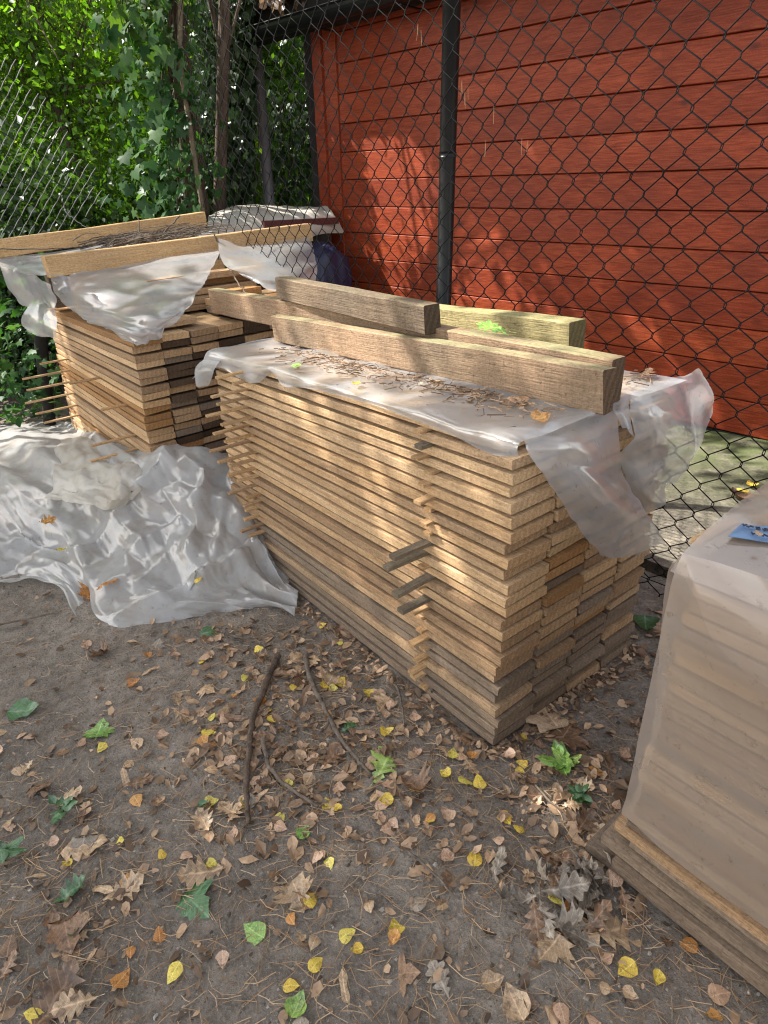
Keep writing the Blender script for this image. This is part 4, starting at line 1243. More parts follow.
def mesh_np(name, v, f, vary):
    me = bpy.data.meshes.new(name)
    me.vertices.add(len(v)); me.vertices.foreach_set('co', np.asarray(v, np.float32).ravel())
    k = f.shape[1]
    me.loops.add(f.size); me.loops.foreach_set('vertex_index', f.ravel().astype(np.int32))
    me.polygons.add(len(f)); me.polygons.foreach_set('loop_start', np.arange(0, f.size, k, dtype=np.int32))
    at = me.attributes.new('vary', 'FLOAT', 'FACE'); at.data.foreach_set('value', np.asarray(vary, np.float32))
    me.update(calc_edges=True)
    return me
def lobed_leaves(centers, size, nrm0, rg=rng, kind='ivy'):
    """many five-lobed leaves as fans"""
    if kind == 'ivy':
        ol = [(0, -.08), (.22, -.28), (.50, -.22), (.38, .05), (.56, .30), (.28, .32), (.0, .75), (-.28, .32), (-.56, .30), (-.38, .05), (-.50, -.22), (-.22, -.28)]
    else:
        ol = [(0, -.1), (.3, 0), (.38, .3), (.22, .6), (0, .85), (-.22, .6), (-.38, .3), (-.3, 0)]
    ol = np.array(ol); m = len(ol)
    n = len(centers)
    nr = np.asarray(nrm0) + 0.45 * rg.normal(size=(n, 3))
    nr /= np.linalg.norm(nr, axis=1, keepdims=True)
    d = np.tile(np.array([[0, 0, -1.0]]), (n, 1)) + 0.45 * rg.normal(size=(n, 3))
    b = np.cross(d, nr); b /= np.linalg.norm(b, axis=1, keepdims=True) + 1e-9
    d = np.cross(nr, b)
    s = (size * (1 + .35 * rg.normal(size=(n, 1)))).clip(size * .4, size * 1.7)
    V = [np.asarray(centers)[:, None, :]]
    V.append(np.asarray(centers)[:, None, :] + s[:, None] * (ol[None, :, 0:1] * b[:, None, :] + ol[None, :, 1:2] * d[:, None, :] - (0.25 * (ol[None, :, 0:1] ** 2 + ol[None, :, 1:2] ** 2)) * nr[:, None, :]))
    v = np.concatenate(V, 1).reshape(-1, 3)
    tri = np.array([[0, 1 + i, 1 + (i + 1) % m] for i in range(m)])
    idx = np.arange(n)[:, None, None] * (m + 1) + tri[None]
    vary = np.repeat(rg.random(n), m)
    return v, idx.reshape(-1, 3), vary

def tree(name, base, h, crown_c, crown_r, nleaf, lsize, mat, label, cat='tree', seed=1, trunk_r=.09, barkm='bark', clumps=26, group=None, trunk_pts=None):
    rg = np.random.default_rng(seed); rr = random.Random(seed)
    base = Vector(base); cc = Vector(crown_c)
    t = empty(name, base, label, cat, group)
    mb = MB()
    top = cc + Vector((0, 0, crown_r[2] * .5))
    pts = trunk_pts or [base - Vector((0, 0, .1)), base.lerp(cc, .35) + Vector((rr.uniform(-.1, .1), rr.uniform(-.1, .1), 0)), base.lerp(cc, .7) + Vector((rr.uniform(-.12, .12), rr.uniform(-.12, .12), 0)), cc, top]
    g = [Vector(p) for p in catmull([np.array(p) for p in pts], 5)]
    mb.tube(g, [trunk_r * (1 - .8 * i / len(g)) for i in range(len(g))], 9)
    tips = []
    for i in range(clumps):
        a = rr.uniform(0, 2 * math.pi); e = rr.uniform(-1, 1); q = rr.random() ** .45
        ce = math.sqrt(max(0, 1 - e * e))
        p = cc + Vector((math.cos(a) * ce * crown_r[0], math.sin(a) * ce * crown_r[1], e * crown_r[2])) * q
        tips.append(p)
        st = g[rr.randrange(len(g) // 3, len(g))]
        mid = st.lerp(p, .5) + Vector((rr.uniform(-.15, .15), rr.uniform(-.15, .15), rr.uniform(-.05, .2)))
        lb = [Vector(x) for x in catmull([np.array(st), np.array(mid), np.array(p)], 4)]
        r0 = trunk_r * rr.uniform(.14, .3)
        mb.tube(lb, [r0 * (1 - .75 * k / len(lb)) for k in range(len(lb))], 5)
    mb.build('trunk', M[barkm], t, True)
    T = np.array([tuple(p) for p in tips])
    wts = rg.random(len(T)) + .25; wts /= wts.sum()
    which = rg.choice(len(T), nleaf, p=wts)
    sc = (np.array(crown_r) * .24)[None, :] * (0.6 + rg.random((len(T), 1)))[which]
    cen = T[which] + rg.normal(size=(nleaf, 3)) * sc
    v, f = leaf_quads(cen, lsize, .5, rg)
    cl = rg.random(len(T))[which]
    vary = np.repeat(np.clip(.55 * cl + .45 * rg.random(nleaf), 0, 1), 2)
    me = mesh_np('crown', v, f, vary)
    link_mesh('crown', me, M[mat], t)
    return t
# trees seen behind the fences (left of the shed)
tree('leafy_tree', (-3.4, 8.2, -.3), 6, (-3.3, 8.2, 3.0), (1.7, 1.4, 1.9), 21000, .062, 'lf_bright', 'bright sunlit green tree with thin dark trunk behind the silvery fence', seed=31, trunk_r=.06, barkm='barkdark', clumps=46,
     trunk_pts=[Vector((-3.35, 8.0, -.4)), Vector((-3.30, 8.0, 1.0)), Vector((-3.42, 8.0, 2.2)), Vector((-3.75, 8.0, 3.4)), Vector((-4.1, 8.1, 4.3))])
tree('leafy_tree', (-6.0, 9.0, -.3), 6, (-5.7, 9.0, 2.9), (1.9, 1.5, 2.2), 20000, .066, 'lf_bright', 'yellow-green tree at the far left edge of the photo', seed=32, trunk_r=.08, barkm='barkdark', clumps=46)
tree('leafy_tree', (-4.6, 11.5, -.3), 6, (-4.4, 11.5, 3.4), (3.0, 1.6, 3.2), 16000, .10, 'lf_bright', 'tall pale green tree furthest back behind the bushes', seed=33, trunk_r=.12, clumps=60)
tree('leafy_tree', (-1.8, 10.5, -.2), 6, (-1.8, 10.0, 3.2), (1.6, 1.3, 2.6), 15000, .10, 'lf_mid', 'mid green tree behind the ivy trunk left of the shed', seed=34, trunk_r=.1, clumps=40)
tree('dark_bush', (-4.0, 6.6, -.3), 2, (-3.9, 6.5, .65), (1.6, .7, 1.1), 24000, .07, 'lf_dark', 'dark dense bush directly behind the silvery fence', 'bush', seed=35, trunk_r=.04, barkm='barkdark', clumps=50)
tree('dark_bush', (-2.5, 6.5, -.25), 2, (-2.4, 6.6, .95), (.8, .6, 1.0), 14000, .065, 'lf_mid', 'mid green bush between the silvery fence and the ivy trunk', 'bush', seed=36, trunk_r=.035, barkm='barkdark', clumps=36)
# far wood as one mass
def far_wood():
    rg = np.random.default_rng(77)
    n = 42000
    th = rg.uniform(R(-62), R(28), n)
    r = rg.uniform(14, 19, n)
    z = rg.uniform(-.5, 6.5, n) + 1.2 * np.sin(th * 11)
    cen = np.stack([np.sin(th) * r, np.cos(th) * r, z], 1)
    v, f = leaf_quads(cen, .30, .5, rg)
    me = mesh_np('far_wood', v, f, np.repeat(rg.random(n), 2))
    o = link_mesh('far_wood', me, M['lf_bright'])
    tag(o, 'far mass of green woodland foliage behind the shed and trees', 'woodland', None, 'stuff')
far_wood()
# ivy covered trunk
def ivy():
    rg = np.random.default_rng(41); rr = random.Random(4)
    P = lambda px, py, D: on_plane(px, py, Vector((0, 1, 0)), (0, D, 0))
    D = 5.95
    b = P(205, 360, D); m1 = P(196, 215, D); m2 = P(188, 130, D); m3 = P(180, 60, D - .1); m4 = P(176, -40, D - .2)
    base = Vector((b.x, b.y, gbase(b.x, b.y)))
    t = empty('ivy_clad_tree', base, 'leaning tree trunk clad in large-leaved ivy behind the rear beam', 'tree')
    mb = MB()
    g = [Vector(x) for x in catmull([np.array(p) for p in (base, m1, m2, m3, m4)], 8)]
    mb.tube(g, [.13 * (1 - .6 * i / len(g)) + .012 * math.sin(i * 1.7) for i in range(len(g))], 12)
    mb.build('trunk', M['barkdark'], t, True)
    # ivy stems
    mb = MB()
    for k in range(10):
        o_ = Vector((rr.uniform(-.18, .12), -.12, 0))
        mb.tube([g[i] + o_ * (1 - i / len(g) * .4) + Vector((rr.uniform(-.03, .03), rr.uniform(-.02, .02), 0)) for i in range(0, len(g), 3)], .008, 5)
    mb.build('ivy_stems', M['barkdark'], t, True)
    # leaves
    cen, nr = [], []
    for i in range(420):
        q = g[rg.integers(2, len(g))]
        cen.append(q + Vector((rg.normal() * .20 - .12, -.18 - abs(rg.normal()) * .12, rg.normal() * .12))); nr.append((-.45, -.8, .35))
    for i in range(120):      # bigger bright ones in front
        p = P(rg.normal(166, 20), rg.uniform(90, 235), D - .45 + rg.normal() * .08)
        cen.append(p); nr.append((-.5, -.75, .5))
    v, f, vary = lobed_leaves([tuple(c) for c in cen], .078, np.array(nr), rg)
    link_mesh('ivy_leaves', mesh_np('ivy_leaves', v, f, vary), M['lf_ivy'], t)
ivy()
def vine(name, label, boxes, n, size, mat, seed, normal=(-.4, -.8, .3), kind='oval', cat='climbing plant'):
    rg = np.random.default_rng(seed)
    cen, nr = [], []
    P = lambda px, py, D: on_plane(px, py, Vector((0, 1, 0)), (0, D, 0))
    tot = sum(b[6] for b in boxes)
    for (x0, x1, y0, y1, d0, d1, wgt) in boxes:
        for i in range(int(n * wgt / tot)):
            cen.append(tuple(P(rg.uniform(x0, x1), rg.uniform(y0, y1), rg.uniform(d0, d1)))); nr.append(normal)
    v, f, vary = lobed_leaves(cen, size, np.array(nr), rg, kind)
    c = np.array(cen).mean(0)
    t = empty(name, (c[0], c[1], gbase(c[0], c[1])), label, cat)
    link_mesh('leaves', mesh_np('leaves', v, f, vary), M[mat], t)
    mb = MB()
    rr = random.Random(seed)
    for i in range(max(5, min(14, n // 250))):
        b = rr.choice(boxes)
        px = rr.uniform(b[0], b[1]); D = (b[4] + b[5]) / 2
        pts = [P(px + rr.uniform(-8, 8), b[3] + (b[2] - b[3]) * k / 5, D + rr.uniform(-.05, .05)) for k in range(6)]
        mb = MB(); mb.tube(pts, .007, 5)
        mb.build('stem', M['barkdark'], t, True)
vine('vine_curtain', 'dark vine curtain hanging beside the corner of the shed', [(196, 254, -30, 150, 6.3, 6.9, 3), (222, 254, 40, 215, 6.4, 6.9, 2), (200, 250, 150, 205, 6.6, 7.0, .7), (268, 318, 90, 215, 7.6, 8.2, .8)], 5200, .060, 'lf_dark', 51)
vine('bright_vine', 'bright backlit vine leaves low beside the shed corner', [(206, 262, 110, 212, 7.3, 8.2, 1)], 900, .075, 'lf_bright', 52)
vine('ivy_curtain', 'hanging big-leaved ivy at the top centre of the foliage', [(110, 195, -40, 45, 5.6, 6.2, 1)], 260, .07, 'lf_mid', 53, kind='ivy')
vine('roof_creeper', 'brown dried creeper sprawling on the shed roof edge', [(262, 400, -60, 6, 6.0, 7.0, 1), (215, 262, -40, 25, 6.6, 7.2, .4)], 2600, .06, 'lf_brown', 54)
vine('ground_ivy', 'low ivy growing under the overhanging spacer strips of the far stack', [(-60, 60, 300, 420, 4.4, 5.6, 1), (-60, 40, 250, 340, 5.2, 6.0, .6)], 900, .07, 'lf_ivy', 55, normal=(-.3, -.3, 1), kind='ivy')
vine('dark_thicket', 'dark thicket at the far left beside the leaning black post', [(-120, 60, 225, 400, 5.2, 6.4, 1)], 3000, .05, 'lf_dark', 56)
vine('orange_vine', 'few orange autumn leaves hanging among the green vine', [(212, 250, 150, 178, 7.1, 7.3, 1)], 26, .09, 'lf_brown', 57)
# pale stake rising through the ivy
p0, p1 = on_plane(180, 62, Vector((0, 1, 0)), (0, 5.6, 0)), on_plane(181, -60, Vector((0, 1, 0)), (0, 5.6, 0))
mb = MB(); mb.tube([Vector((p0.x + .05, 5.6, gbase(p0.x, 5.6))), p0, p1], .02, 8)
o = mb.build('garden_stake', M['stickgrey'], smooth=True); tag(o, 'thin pale upright stake rising in front of the ivy-clad trunk', 'stake')

# shade trees outside the frame, towards the sun
def shade_tree(name, base, cc, cr_, n, ls, seed, label):
    tree(name, base, 8, cc, cr_, n, ls, 'lf_mid', label, seed=seed, trunk_r=.065, clumps=70, barkm='barkdark')
shade_tree('tall_tree', (-6.8, 1.0, -.3), (-5.6, 1.55, 5.9), (2.2, 1.7, 1.5), 15000, .16, 61, 'tall leafy tree left of the camera shading the foreground')
shade_tree('tall_tree', (-6.9, 5.6, -.3), (-7.0, 4.25, 6.1), (1.3, 1.05, .9), 9000, .14, 63, 'tall thin-crowned tree left of the camera dappling the plastic heap')
shade_tree('tall_tree', (-1.75, 6.35, -.2), (-.75, 5.35, 4.95), (1.6, 1.5, .95), 13500, .13, 68, 'tall leafy tree by the shed corner shading the shed wall')

# ------------------------------------------------------------------ ground litter
def leaf_mesh(name, kind, seed, mat):
    r = random.Random(seed)
    if kind == 'birch':
        half = [(.0, .0), (.06, .20), (.20, .36), (.36, .41), (.52, .36), (.66, .27), (.80, .17), (.92, .07), (1.0, 0)]
    elif kind == 'oak':
        half = [(.0, .02), (.10, .05), (.17, .14), (.22, .07), (.30, .20), (.38, .30), (.42, .12), (.50, .26), (.58, .38), (.62, .16), (.70, .26), (.78, .32), (.82, .14), (.90, .16), (1.0, 0)]
    elif kind == 'maple':
        half = [(.0, .0), (.05, .22), (-.04, .42), (.16, .38), (.24, .62), (.34, .50), (.40, .70), (.48, .46), (.52, .26), (.66, .34), (.74, .22), (.84, .14), (1.0, 0)]
    else:   # shred
        half = [(.0, .05), (.2, .16), (.5, .12), (.8, .14), (1.0, .02)]
    n = len(half)
    cup = r.uniform(-.9, 1.6); bend = r.uniform(-.7, 1.1); tw = r.uniform(-.7, .7)
    vs, fs = [], []
    mid = []
    def zf(x, y): return cup * y * y * 1.2 + bend * (x - .5) ** 2 * .7 + tw * x * y + .10 * noise.noise(Vector((x * 5, y * 5, seed)))
    for x, y in half:
        k = 1 + r.uniform(-.12, .12)
        vs += [(x, 0, zf(x, 0) - .015), (x, y * k, zf(x, y)), (x, y * .5, zf(x, y * .5)), (x, -y * k * r.uniform(.9, 1.1), zf(x, -y)), (x, -y * .5, zf(x, -y * .5))]
    for i in range(n - 1):
        a, b = 5 * i, 5 * (i + 1)
        fs += [(a, b, b + 2, a + 2), (a + 2, b + 2, b + 1, a + 1), (a, a + 4, b + 4, b), (a + 4, a + 3, b + 3, b + 4)]
    # stalk
    b = len(vs)
    vs += [(0, .008, 0), (0, -.008, 0), (-.22, .006 + .05 * tw, .03), (-.22, -.006 + .05 * tw, .03)]
    fs.append((b, b + 1, b + 3, b + 2))
    me = bpy.data.meshes.new(name)
    me.from_pydata([(x - .45, y, z) for x, y, z in vs], [], fs)
    me.materials.append(M[mat])
    me.polygons.foreach_set('use_smooth', [True] * len(me.polygons))
    return me
_lm = {}
def fallen(pos, kind, mat, size, rz, label, group=None, tilt=.2, seed=0, lift=.004, name=None):
    key = (kind, mat, seed % 5)
    if key not in _lm: _lm[key] = leaf_mesh(kind + '_leaf', kind, seed % 5 + 3, mat)
    o = bpy.data.objects.new(name or (('%s_leaf' % kind) if kind != 'shred' else 'leaf_scrap'), _lm[key])
    C.objects.link(o)
    rr = random.Random(seed * 31 + 7)
    o.location = (pos[0], pos[1], pos[2] + lift + size * .06)
    o.rotation_euler = (rr.uniform(-tilt, tilt), rr.uniform(-tilt, tilt), rz)
    o.scale = (size,) * 3
    return tag(o, label, 'leaf', group)
G = lambda px, py: ground_at(px, py)
# hero leaves: pixel, kind, material, size (m), heading, label
LC = {'ln_tan': 'tan', 'ln_brown': 'brown', 'ln_yellow': 'yellow', 'ln_orange': 'orange', 'ln_pink': 'pinkish tan', 'ln_green': 'bright green', 'ln_dkgreen': 'dark green', 'ln_grey': 'grey'}
heroes = [((255, 933), 'birch', 'ln_green', .062, 2.6, 'green and yellow leaf with a torn edge, low centre-left'),
    ((347, 937), 'birch', 'ln_yellow', .042, .5, 'yellow-orange birch leaf left of its paler twin at the bottom centre'),
    ((396, 931), 'birch', 'ln_yellow', .044, 1.8, 'pale yellow round leaf lying alone at the bottom centre'),
    ((297, 1008), 'birch', 'ln_green', .055, 1.2, 'bright green leaf at the bottom edge of the photo'),
    ((316, 967), 'birch', 'ln_yellow', .040, .9, 'straw yellow round leaf near the bottom edge'),
    ((626, 972), 'birch', 'ln_yellow', .048, 3.6, 'vivid yellow-green leaf beside the dirty boards of the right stack'),
    ((504, 820), 'birch', 'ln_yellow', .052, 5.1, 'golden leaf midway between the two near stacks'),
    ((246, 808), 'birch', 'ln_yellow', .045, 2.2, 'yellow leaf touching the lower end of the long stick'),
    ((211, 805), 'birch', 'ln_yellow', .045, .3, 'yellow leaf just left of the long stick'),
    ((280, 822), 'birch', 'ln_yellow', .042, 1.3, 'bright yellow leaf right of the long stick'),
    ((328, 808), 'birch', 'ln_yellow', .045, 1.9, 'yellow leaf at the end of the forked stick'),
    ((415, 793), 'birch', 'ln_yellow', .040, 5.6, 'small square-looking yellow leaf below the lobed green leaf'),
    ((453, 758), 'birch', 'ln_yellow', .042, 1.4, 'yellow leaf lying in front of the front stack corner'),
    ((304, 838), 'birch', 'ln_green', .044, 1.1, 'pale green leaf below the forked stick'),
    ((385, 768), 'oak', 'ln_green', .155, 1.15, 'large bright green lobed leaf among the brown litter'),
    ((100, 730), 'maple', 'ln_green', .085, 1.7, 'yellow-green lobed leaf on bare dirt at the left'),
    ((75, 848), 'oak', 'ln_tan', .15, .25, 'large tan oak leaf on bare dirt at the lower left'),
    ((124, 893), 'oak', 'ln_tan', .10, .6, 'small brown oak leaf right of the large tan one'),
    ((55, 1005), 'oak', 'ln_brown', .14, 1.3, 'curled brown oak leaf at the bottom left edge'),
    ((195, 905), 'maple', 'ln_dkgreen', .10, 5.6, 'faded grey-green leaf cluster centre in the lower left'),
    ((205, 875), 'oak', 'ln_tan', .12, 3.4, 'curled sunlit tan leaf above the faded green leaf'),
    ((212, 633), 'birch', 'ln_dkgreen', .10, .1, 'dark green leaf just below the plastic heap'),
    ((95, 596), 'maple', 'ln_orange', .10, 1.2, ''),
    ((70, 895), 'oak', 'ln_dkgreen', .09, .8, ''),
    ((545, 712), 'maple', 'ln_tan', .16, 1.9, 'large tan maple leaf right of the front stack corner'),
    ((565, 735), 'maple', 'ln_brown', .13, .9, 'brown maple leaf beyond the green seedling'),
    ((610, 935), 'oak', 'ln_tan', .15, .2, 'broad tan leaf pressed against the lowest boards of the right stack'),
    ((492, 985), 'birch', 'ln_tan', .05, .2, 'round tan leaf left of the grey leaf clump'),
    ((515, 1008), 'birch', 'ln_tan', .07, 1.9, 'large round tan leaf at the bottom edge, right of centre'),
    ((718, 998), 'birch', 'ln_pink', .05, .2, 'round pinkish leaf at the lower right corner'),
    ((688, 948), 'birch', 'ln_orange', .04, 3.1, 'small orange leaf lying on the dirty lower boards'),
    ((440, 980), 'oak', 'ln_grey', .08, 2.0, ''),
    ((25, 715), 'birch', 'ln_dkgreen', .11, .1, 'dark green pointed leaf at the left edge'),
    ((645, 628), 'birch', 'ln_dkgreen', .11, 4.4, 'dark green broad leaf between the front stack and the fence')]
hero_px = []
for i, (pxy, kind, mat, size, rz, lab) in enumerate(heroes):
    if not lab: lab = {22: 'orange-brown curled leaf beside the plastic heap edge', 23: 'dull green ragged leaf at the lower left', 31: 'grey ragged leaf in the bottom centre'}.get(i, 'leaf')
    fallen(G(*pxy), kind, mat, size, rz, lab, None, .18, i + 100)
    hero_px.append(pxy)
# scattered individual leaves
F_corner = F.p(0, 0, 0)
def inside_stack(x, y):
    P_ = Vector((x, y, 0))
    u, v, _ = F.coord(P_)
    if -.0 < u < FL and -.0 < v < FW: return True
    u, v, _ = Rk.coord(P_)
    if -1.5 < u < .0 and 0 < v < .75: return True
    u, v, _ = B.coord(P_)
    return 0 < u < 1.75 and 0 < v < .9
rl = random.Random(99)
def density(px, py):
    d = .13
    d += 1.7 * math.exp(-((px - 300) / 110) ** 2 - ((py - 730) / 95) ** 2)
    d += 1.0 * math.exp(-((px - 570) / 70) ** 2 - ((py - 800) / 90) ** 2)
    d += .55 * math.exp(-((px - 60) / 90) ** 2 - ((py - 880) / 120) ** 2)
    d += .6 * math.exp(-((px - 240) / 160) ** 2 - ((py - 640) / 22) ** 2)
    d += .35 * math.exp(-((px - 440) / 60) ** 2 - ((py - 860) / 60) ** 2)
    d += .5 * math.exp(-((px - 655) / 30) ** 2 - ((py - 670) / 60) ** 2)
    return d
ANCH = [((255, 745), 'the long dark stick'), ((322, 700), 'the knobbly curved stick'), ((290, 790), 'the forked brown stick'), ((385, 768), 'the lobed green leaf'), ((490, 750), 'the front stack corner'),
        ((561, 768), 'the glossy green seedling'), ((578, 802), 'the dull blue-green herb'), ((560, 905), 'the grey leaf clump'), ((255, 933), 'the torn green-yellow leaf'), ((396, 931), 'the two round yellow leaves'),
        ((75, 848), 'the large tan oak leaf'), ((100, 730), 'the yellow-green lobed leaf'), ((195, 895), 'the faded green leaf'), ((120, 632), 'the tip of the plastic heap'), ((270, 612), 'the right end of the plastic heap'),
        ((25, 715), 'the dark green pointed leaf'), ((55, 1005), 'the curled brown oak leaf'), ((297, 1008), 'the bright green bottom leaf'), ((504, 820), 'the golden leaf'), ((425, 690), 'the root stub'),
        ((645, 640), 'the dark green broad leaf'), ((430, 880), 'the thin lower twig'), ((62, 812), 'the small green sprig'), ((595, 850), 'the right stack corner'), ((515, 1008), 'the large round tan leaf')]
seen_lab = set()
def where(px, py):
    c = sorted(((px - a[0]) ** 2 + (py - a[1]) ** 2, a, n_) for a, n_ in ANCH)
    for pre in ('', 'darker ', 'curled '):
        for d2, a, n_ in c[:7]:
            dx, dy = px - a[0], py - a[1]
            v_ = 'above' if dy < 0 else 'below'; h_ = 'left' if dx < 0 else 'right'
            dr = ('%s of' % h_ if abs(dx) > 2.2 * abs(dy) else v_ if abs(dy) > 2.2 * abs(dx) else '%s and %s of' % (v_, h_))
            di = 'just ' if d2 < 900 else '' if d2 < 4900 else 'well '
            yield '%s%s %s' % (di, dr, n_)
        return
cnt = 0
heap_poly_y = lambda px: 590 if px < 70 else 634 if px < 300 else 0
zone = lambda px, py: ('among the sticks' if 200 < px < 420 and 650 < py < 850 else 'between the two near stacks' if px > 480 and py < 900 else 'on the bare dirt at the left' if px < 200 and py < 840 else 'on the dirt at the bottom left' if px < 300 else 'on the dirt at the bottom centre')
def leaflabel(mat, kn, kind, size, px, py):
    sz = {'birch': ('tiny', 'small'), 'oak': ('smallish', 'large'), 'maple': ('smallish', 'large'), 'shred': ('short', 'long')}[kind]
    mid_ = {'birch': .039, 'oak': .072, 'maple': .068, 'shred': .06}[kind]
    base_ = '%s %s %s leaf ' % (sz[size > mid_], LC[mat], {'birch': 'rounded', 'oak': 'lobed', 'maple': 'broad pointed', 'shred': 'ragged'}[kind])
    for w_ in where(px, py):
        if base_ + w_ not in seen_lab: break
    seen_lab.add(base_ + w_)
    return base_ + w_
while cnt < 262:
    px, py = rl.uniform(-5, 760), rl.uniform(596, 1030)
    if py < heap_poly_y(px) + 4 or (px > 300 and py < 600): continue
    if rl.random() > density(px, py): continue
    p = G(px, py)
    if inside_stack(p.x, p.y): continue
    if px > 590 + (py - 850) * .95 and py > 850: continue
    mat = rl.choices(['ln_tan', 'ln_brown', 'ln_yellow', 'ln_orange', 'ln_pink', 'ln_green', 'ln_dkgreen', 'ln_grey'], [27, 20, 24 if 180 < px < 420 else 15, 9, 26, 1.5, 2, 5])[0]
    kind = 'birch' if mat in ('ln_yellow', 'ln_orange', 'ln_pink', 'ln_green') else rl.choices(['birch', 'oak', 'maple', 'shred'], [5, 2.5, 1, 2])[0]
    size = {'birch': rl.uniform(.028, .05), 'oak': rl.uniform(.05, .095), 'maple': rl.uniform(.05, .085), 'shred': rl.uniform(.04, .08)}[kind]
    kn = {'birch': 'small rounded', 'oak': 'lobed oak', 'maple': 'broad pointed', 'shred': 'torn scrap of'}[kind]
    fallen(p, kind, mat, size, rl.uniform(0, 6.28), leaflabel(mat, kn, kind, size, px, py), 'fallen leaves scattered on the dirt', .4, cnt + 500, lift=rl.uniform(.002, .012))
    cnt += 1
# stuff: small litter and needles
def litter_stuff():
    rr = random.Random(8)
    mb = MB()
    n = 0
    while n < 2600:
        if n % 2:
            px, py = rr.uniform(-60, 770), rr.uniform(590, 1080)
            if rr.random() > density(px, py) * .8 + .05: continue
            p = G(px, py)
        else:
            x = rr.uniform(-3.2, 1.5); y = rr.uniform(.2, 5.2)
            p = Vector((x, y, gz(x, y)))
            if rr.random() < .35: continue
        if inside_stack(p.x, p.y): continue
        s_ = rr.uniform(.003, .006) + .016 * rr.random() ** 3; a = rr.uniform(0, 6.28)
        nrm = Vector((rr.uniform(-.6, .6), rr.uniform(-.6, .6), 1)).normalized()
        X = Vector((math.cos(a), math.sin(a), 0)); X = (X - nrm * X.dot(nrm)).normalized(); Y = nrm.cross(X)
        c = p + Vector((0, 0, rr.uniform(.002, .010)))
        k = rr.randint(5, 7)
        vs = [c + (X * math.cos(2 * math.pi * i / k) * 1.3 + Y * math.sin(2 * math.pi * i / k) * .8) * s_ * rr.uniform(.6, 1.2) + nrm * rr.uniform(-.2, .2) * s_ for i in range(k)]
        mb.add([c] + vs, [(0, 1 + i, 1 + (i + 1) % k) for i in range(k)], rr.random())
        n += 1
    for q in range(620):      # crumbs gathered against the foot of the front stack
        if q % 2: p = F.p(rr.uniform(0, 1.5), -abs(rr.gauss(0, .035)) - .004, 0)
        else: p = F.p(-abs(rr.gauss(0, .035)) - .006, rr.uniform(-.03, .72), 0)
        p.z = gz(p.x, p.y) + rr.uniform(.002, .016)
        s_ = rr.uniform(.004, .014)
        nrm = Vector((rr.uniform(-.7, .7), rr.uniform(-.7, .7), 1)).normalized(); a = rr.uniform(0, 6.28)
        X = Vector((math.cos(a), math.sin(a), 0)); X = (X - nrm * X.dot(nrm)).normalized(); Y = nrm.cross(X)
        vs = [p + (X * math.cos(2 * math.pi * i / 6) * 1.3 + Y * math.sin(2 * math.pi * i / 6) * .8) * s_ * rr.uniform(.6, 1.2) for i in range(6)]
        mb.add([p + nrm * s_ * .2] + vs, [(0, 1 + i, 1 + (i + 1) % 6) for i in range(6)], rr.random())
    n = 0
    while n < 520:
        px, py = rr.uniform(120, 700), rr.uniform(615, 960)
        if rr.random() > density(px, py) - .3: continue
        p = G(px, py)
        if inside_stack(p.x, p.y): continue
        s_ = rr.uniform(.010, .024); a = rr.uniform(0, 6.28)
        nrm = Vector((rr.uniform(-.5, .5), rr.uniform(-.5, .5), 1)).normalized()
        X = Vector((math.cos(a), math.sin(a), 0)); X = (X - nrm * X.dot(nrm)).normalized(); Y = nrm.cross(X)
        c = p + Vector((0, 0, rr.uniform(.003, .012)))
        ol = [(-1, 0), (-.6, .42), (0, .6), (.6, .38), (1.1, 0), (.6, -.38), (0, -.6), (-.6, -.42)]
        vs = [c + (X * x + Y * y) * s_ * rr.uniform(.8, 1.15) + nrm * abs(y) * s_ * rr.uniform(.1, .6) for x, y in ol]
        mb.add([c] + vs, [(0, 1 + i, 1 + (i + 1) % 8) for i in range(8)], .35 + .65 * rr.random())
        n += 1
    o = mb.build('leaf_litter', M['bits'])
    tag(o, 'crumbled brown leaf litter strewn over the dirt', 'leaf litter', None, 'stuff')
    mb = MB()
    n = 0
    while n < 3400:
        px, py = rr.uniform(-60, 770), rr.uniform(596, 1080)
        if rr.random() > density(px, py) * .6 + .25: continue
        p = G(px, py)
        if inside_stack(p.x, p.y): continue
        L = rr.uniform(.02, .075); a = rr.gauss(.5, 1.2)
        d = Vector((math.cos(a), math.sin(a), rr.uniform(-.08, .12)))
        q = Vector((-d.y, d.x, 0)) * rr.uniform(-.15, .15)
        c = p + Vector((0, 0, rr.uniform(.003, .010)))
        r_ = rr.uniform(.0005, .001)
        mb.tube([c - d * L / 2, c + q * L, c + d * L / 2], r_, 3, rr.random(), cap=False)
        n += 1
    o = mb.build('pine_needles', M['needle'])
    tag(o, 'fallen dry pine needles strewn over the dirt', 'pine needles', None, 'stuff')
    mb = MB(); n = 0
    while n < 3800:
        if n % 3: p = G(rr.uniform(-60, 780), rr.uniform(592, 1080))
        else:
            p = Vector((rr.uniform(-2.5, 1.2), rr.uniform(.3, 4), 0)); p.z = gz(p.x, p.y)
        if inside_stack(p.x, p.y): continue
        r_ = .0016 + .0055 * rr.random() ** 3
        vs = [p + Vector((x * rr.uniform(.7, 1.3), y * rr.uniform(.7, 1.3), z * rr.uniform(.5, .9))) * r_ for x, y, z in ((1, 0, 0), (0, 1, 0), (-1, 0, 0), (0, -1, 0), (0, 0, 1), (.6, .6, .6), (-.6, -.6, .6))]
        mb.add(vs, [(0, 1, 5), (1, 4, 5), (5, 4, 0), (1, 2, 4), (2, 3, 6), (3, 0, 4), (3, 4, 6), (2, 6, 4)], rr.random())
        n += 1
    o = mb.build('pebbles', M['grit'])
    tag(o, 'small clods and pebbles scattered over the soil', 'pebbles', None, 'stuff')
litter_stuff()
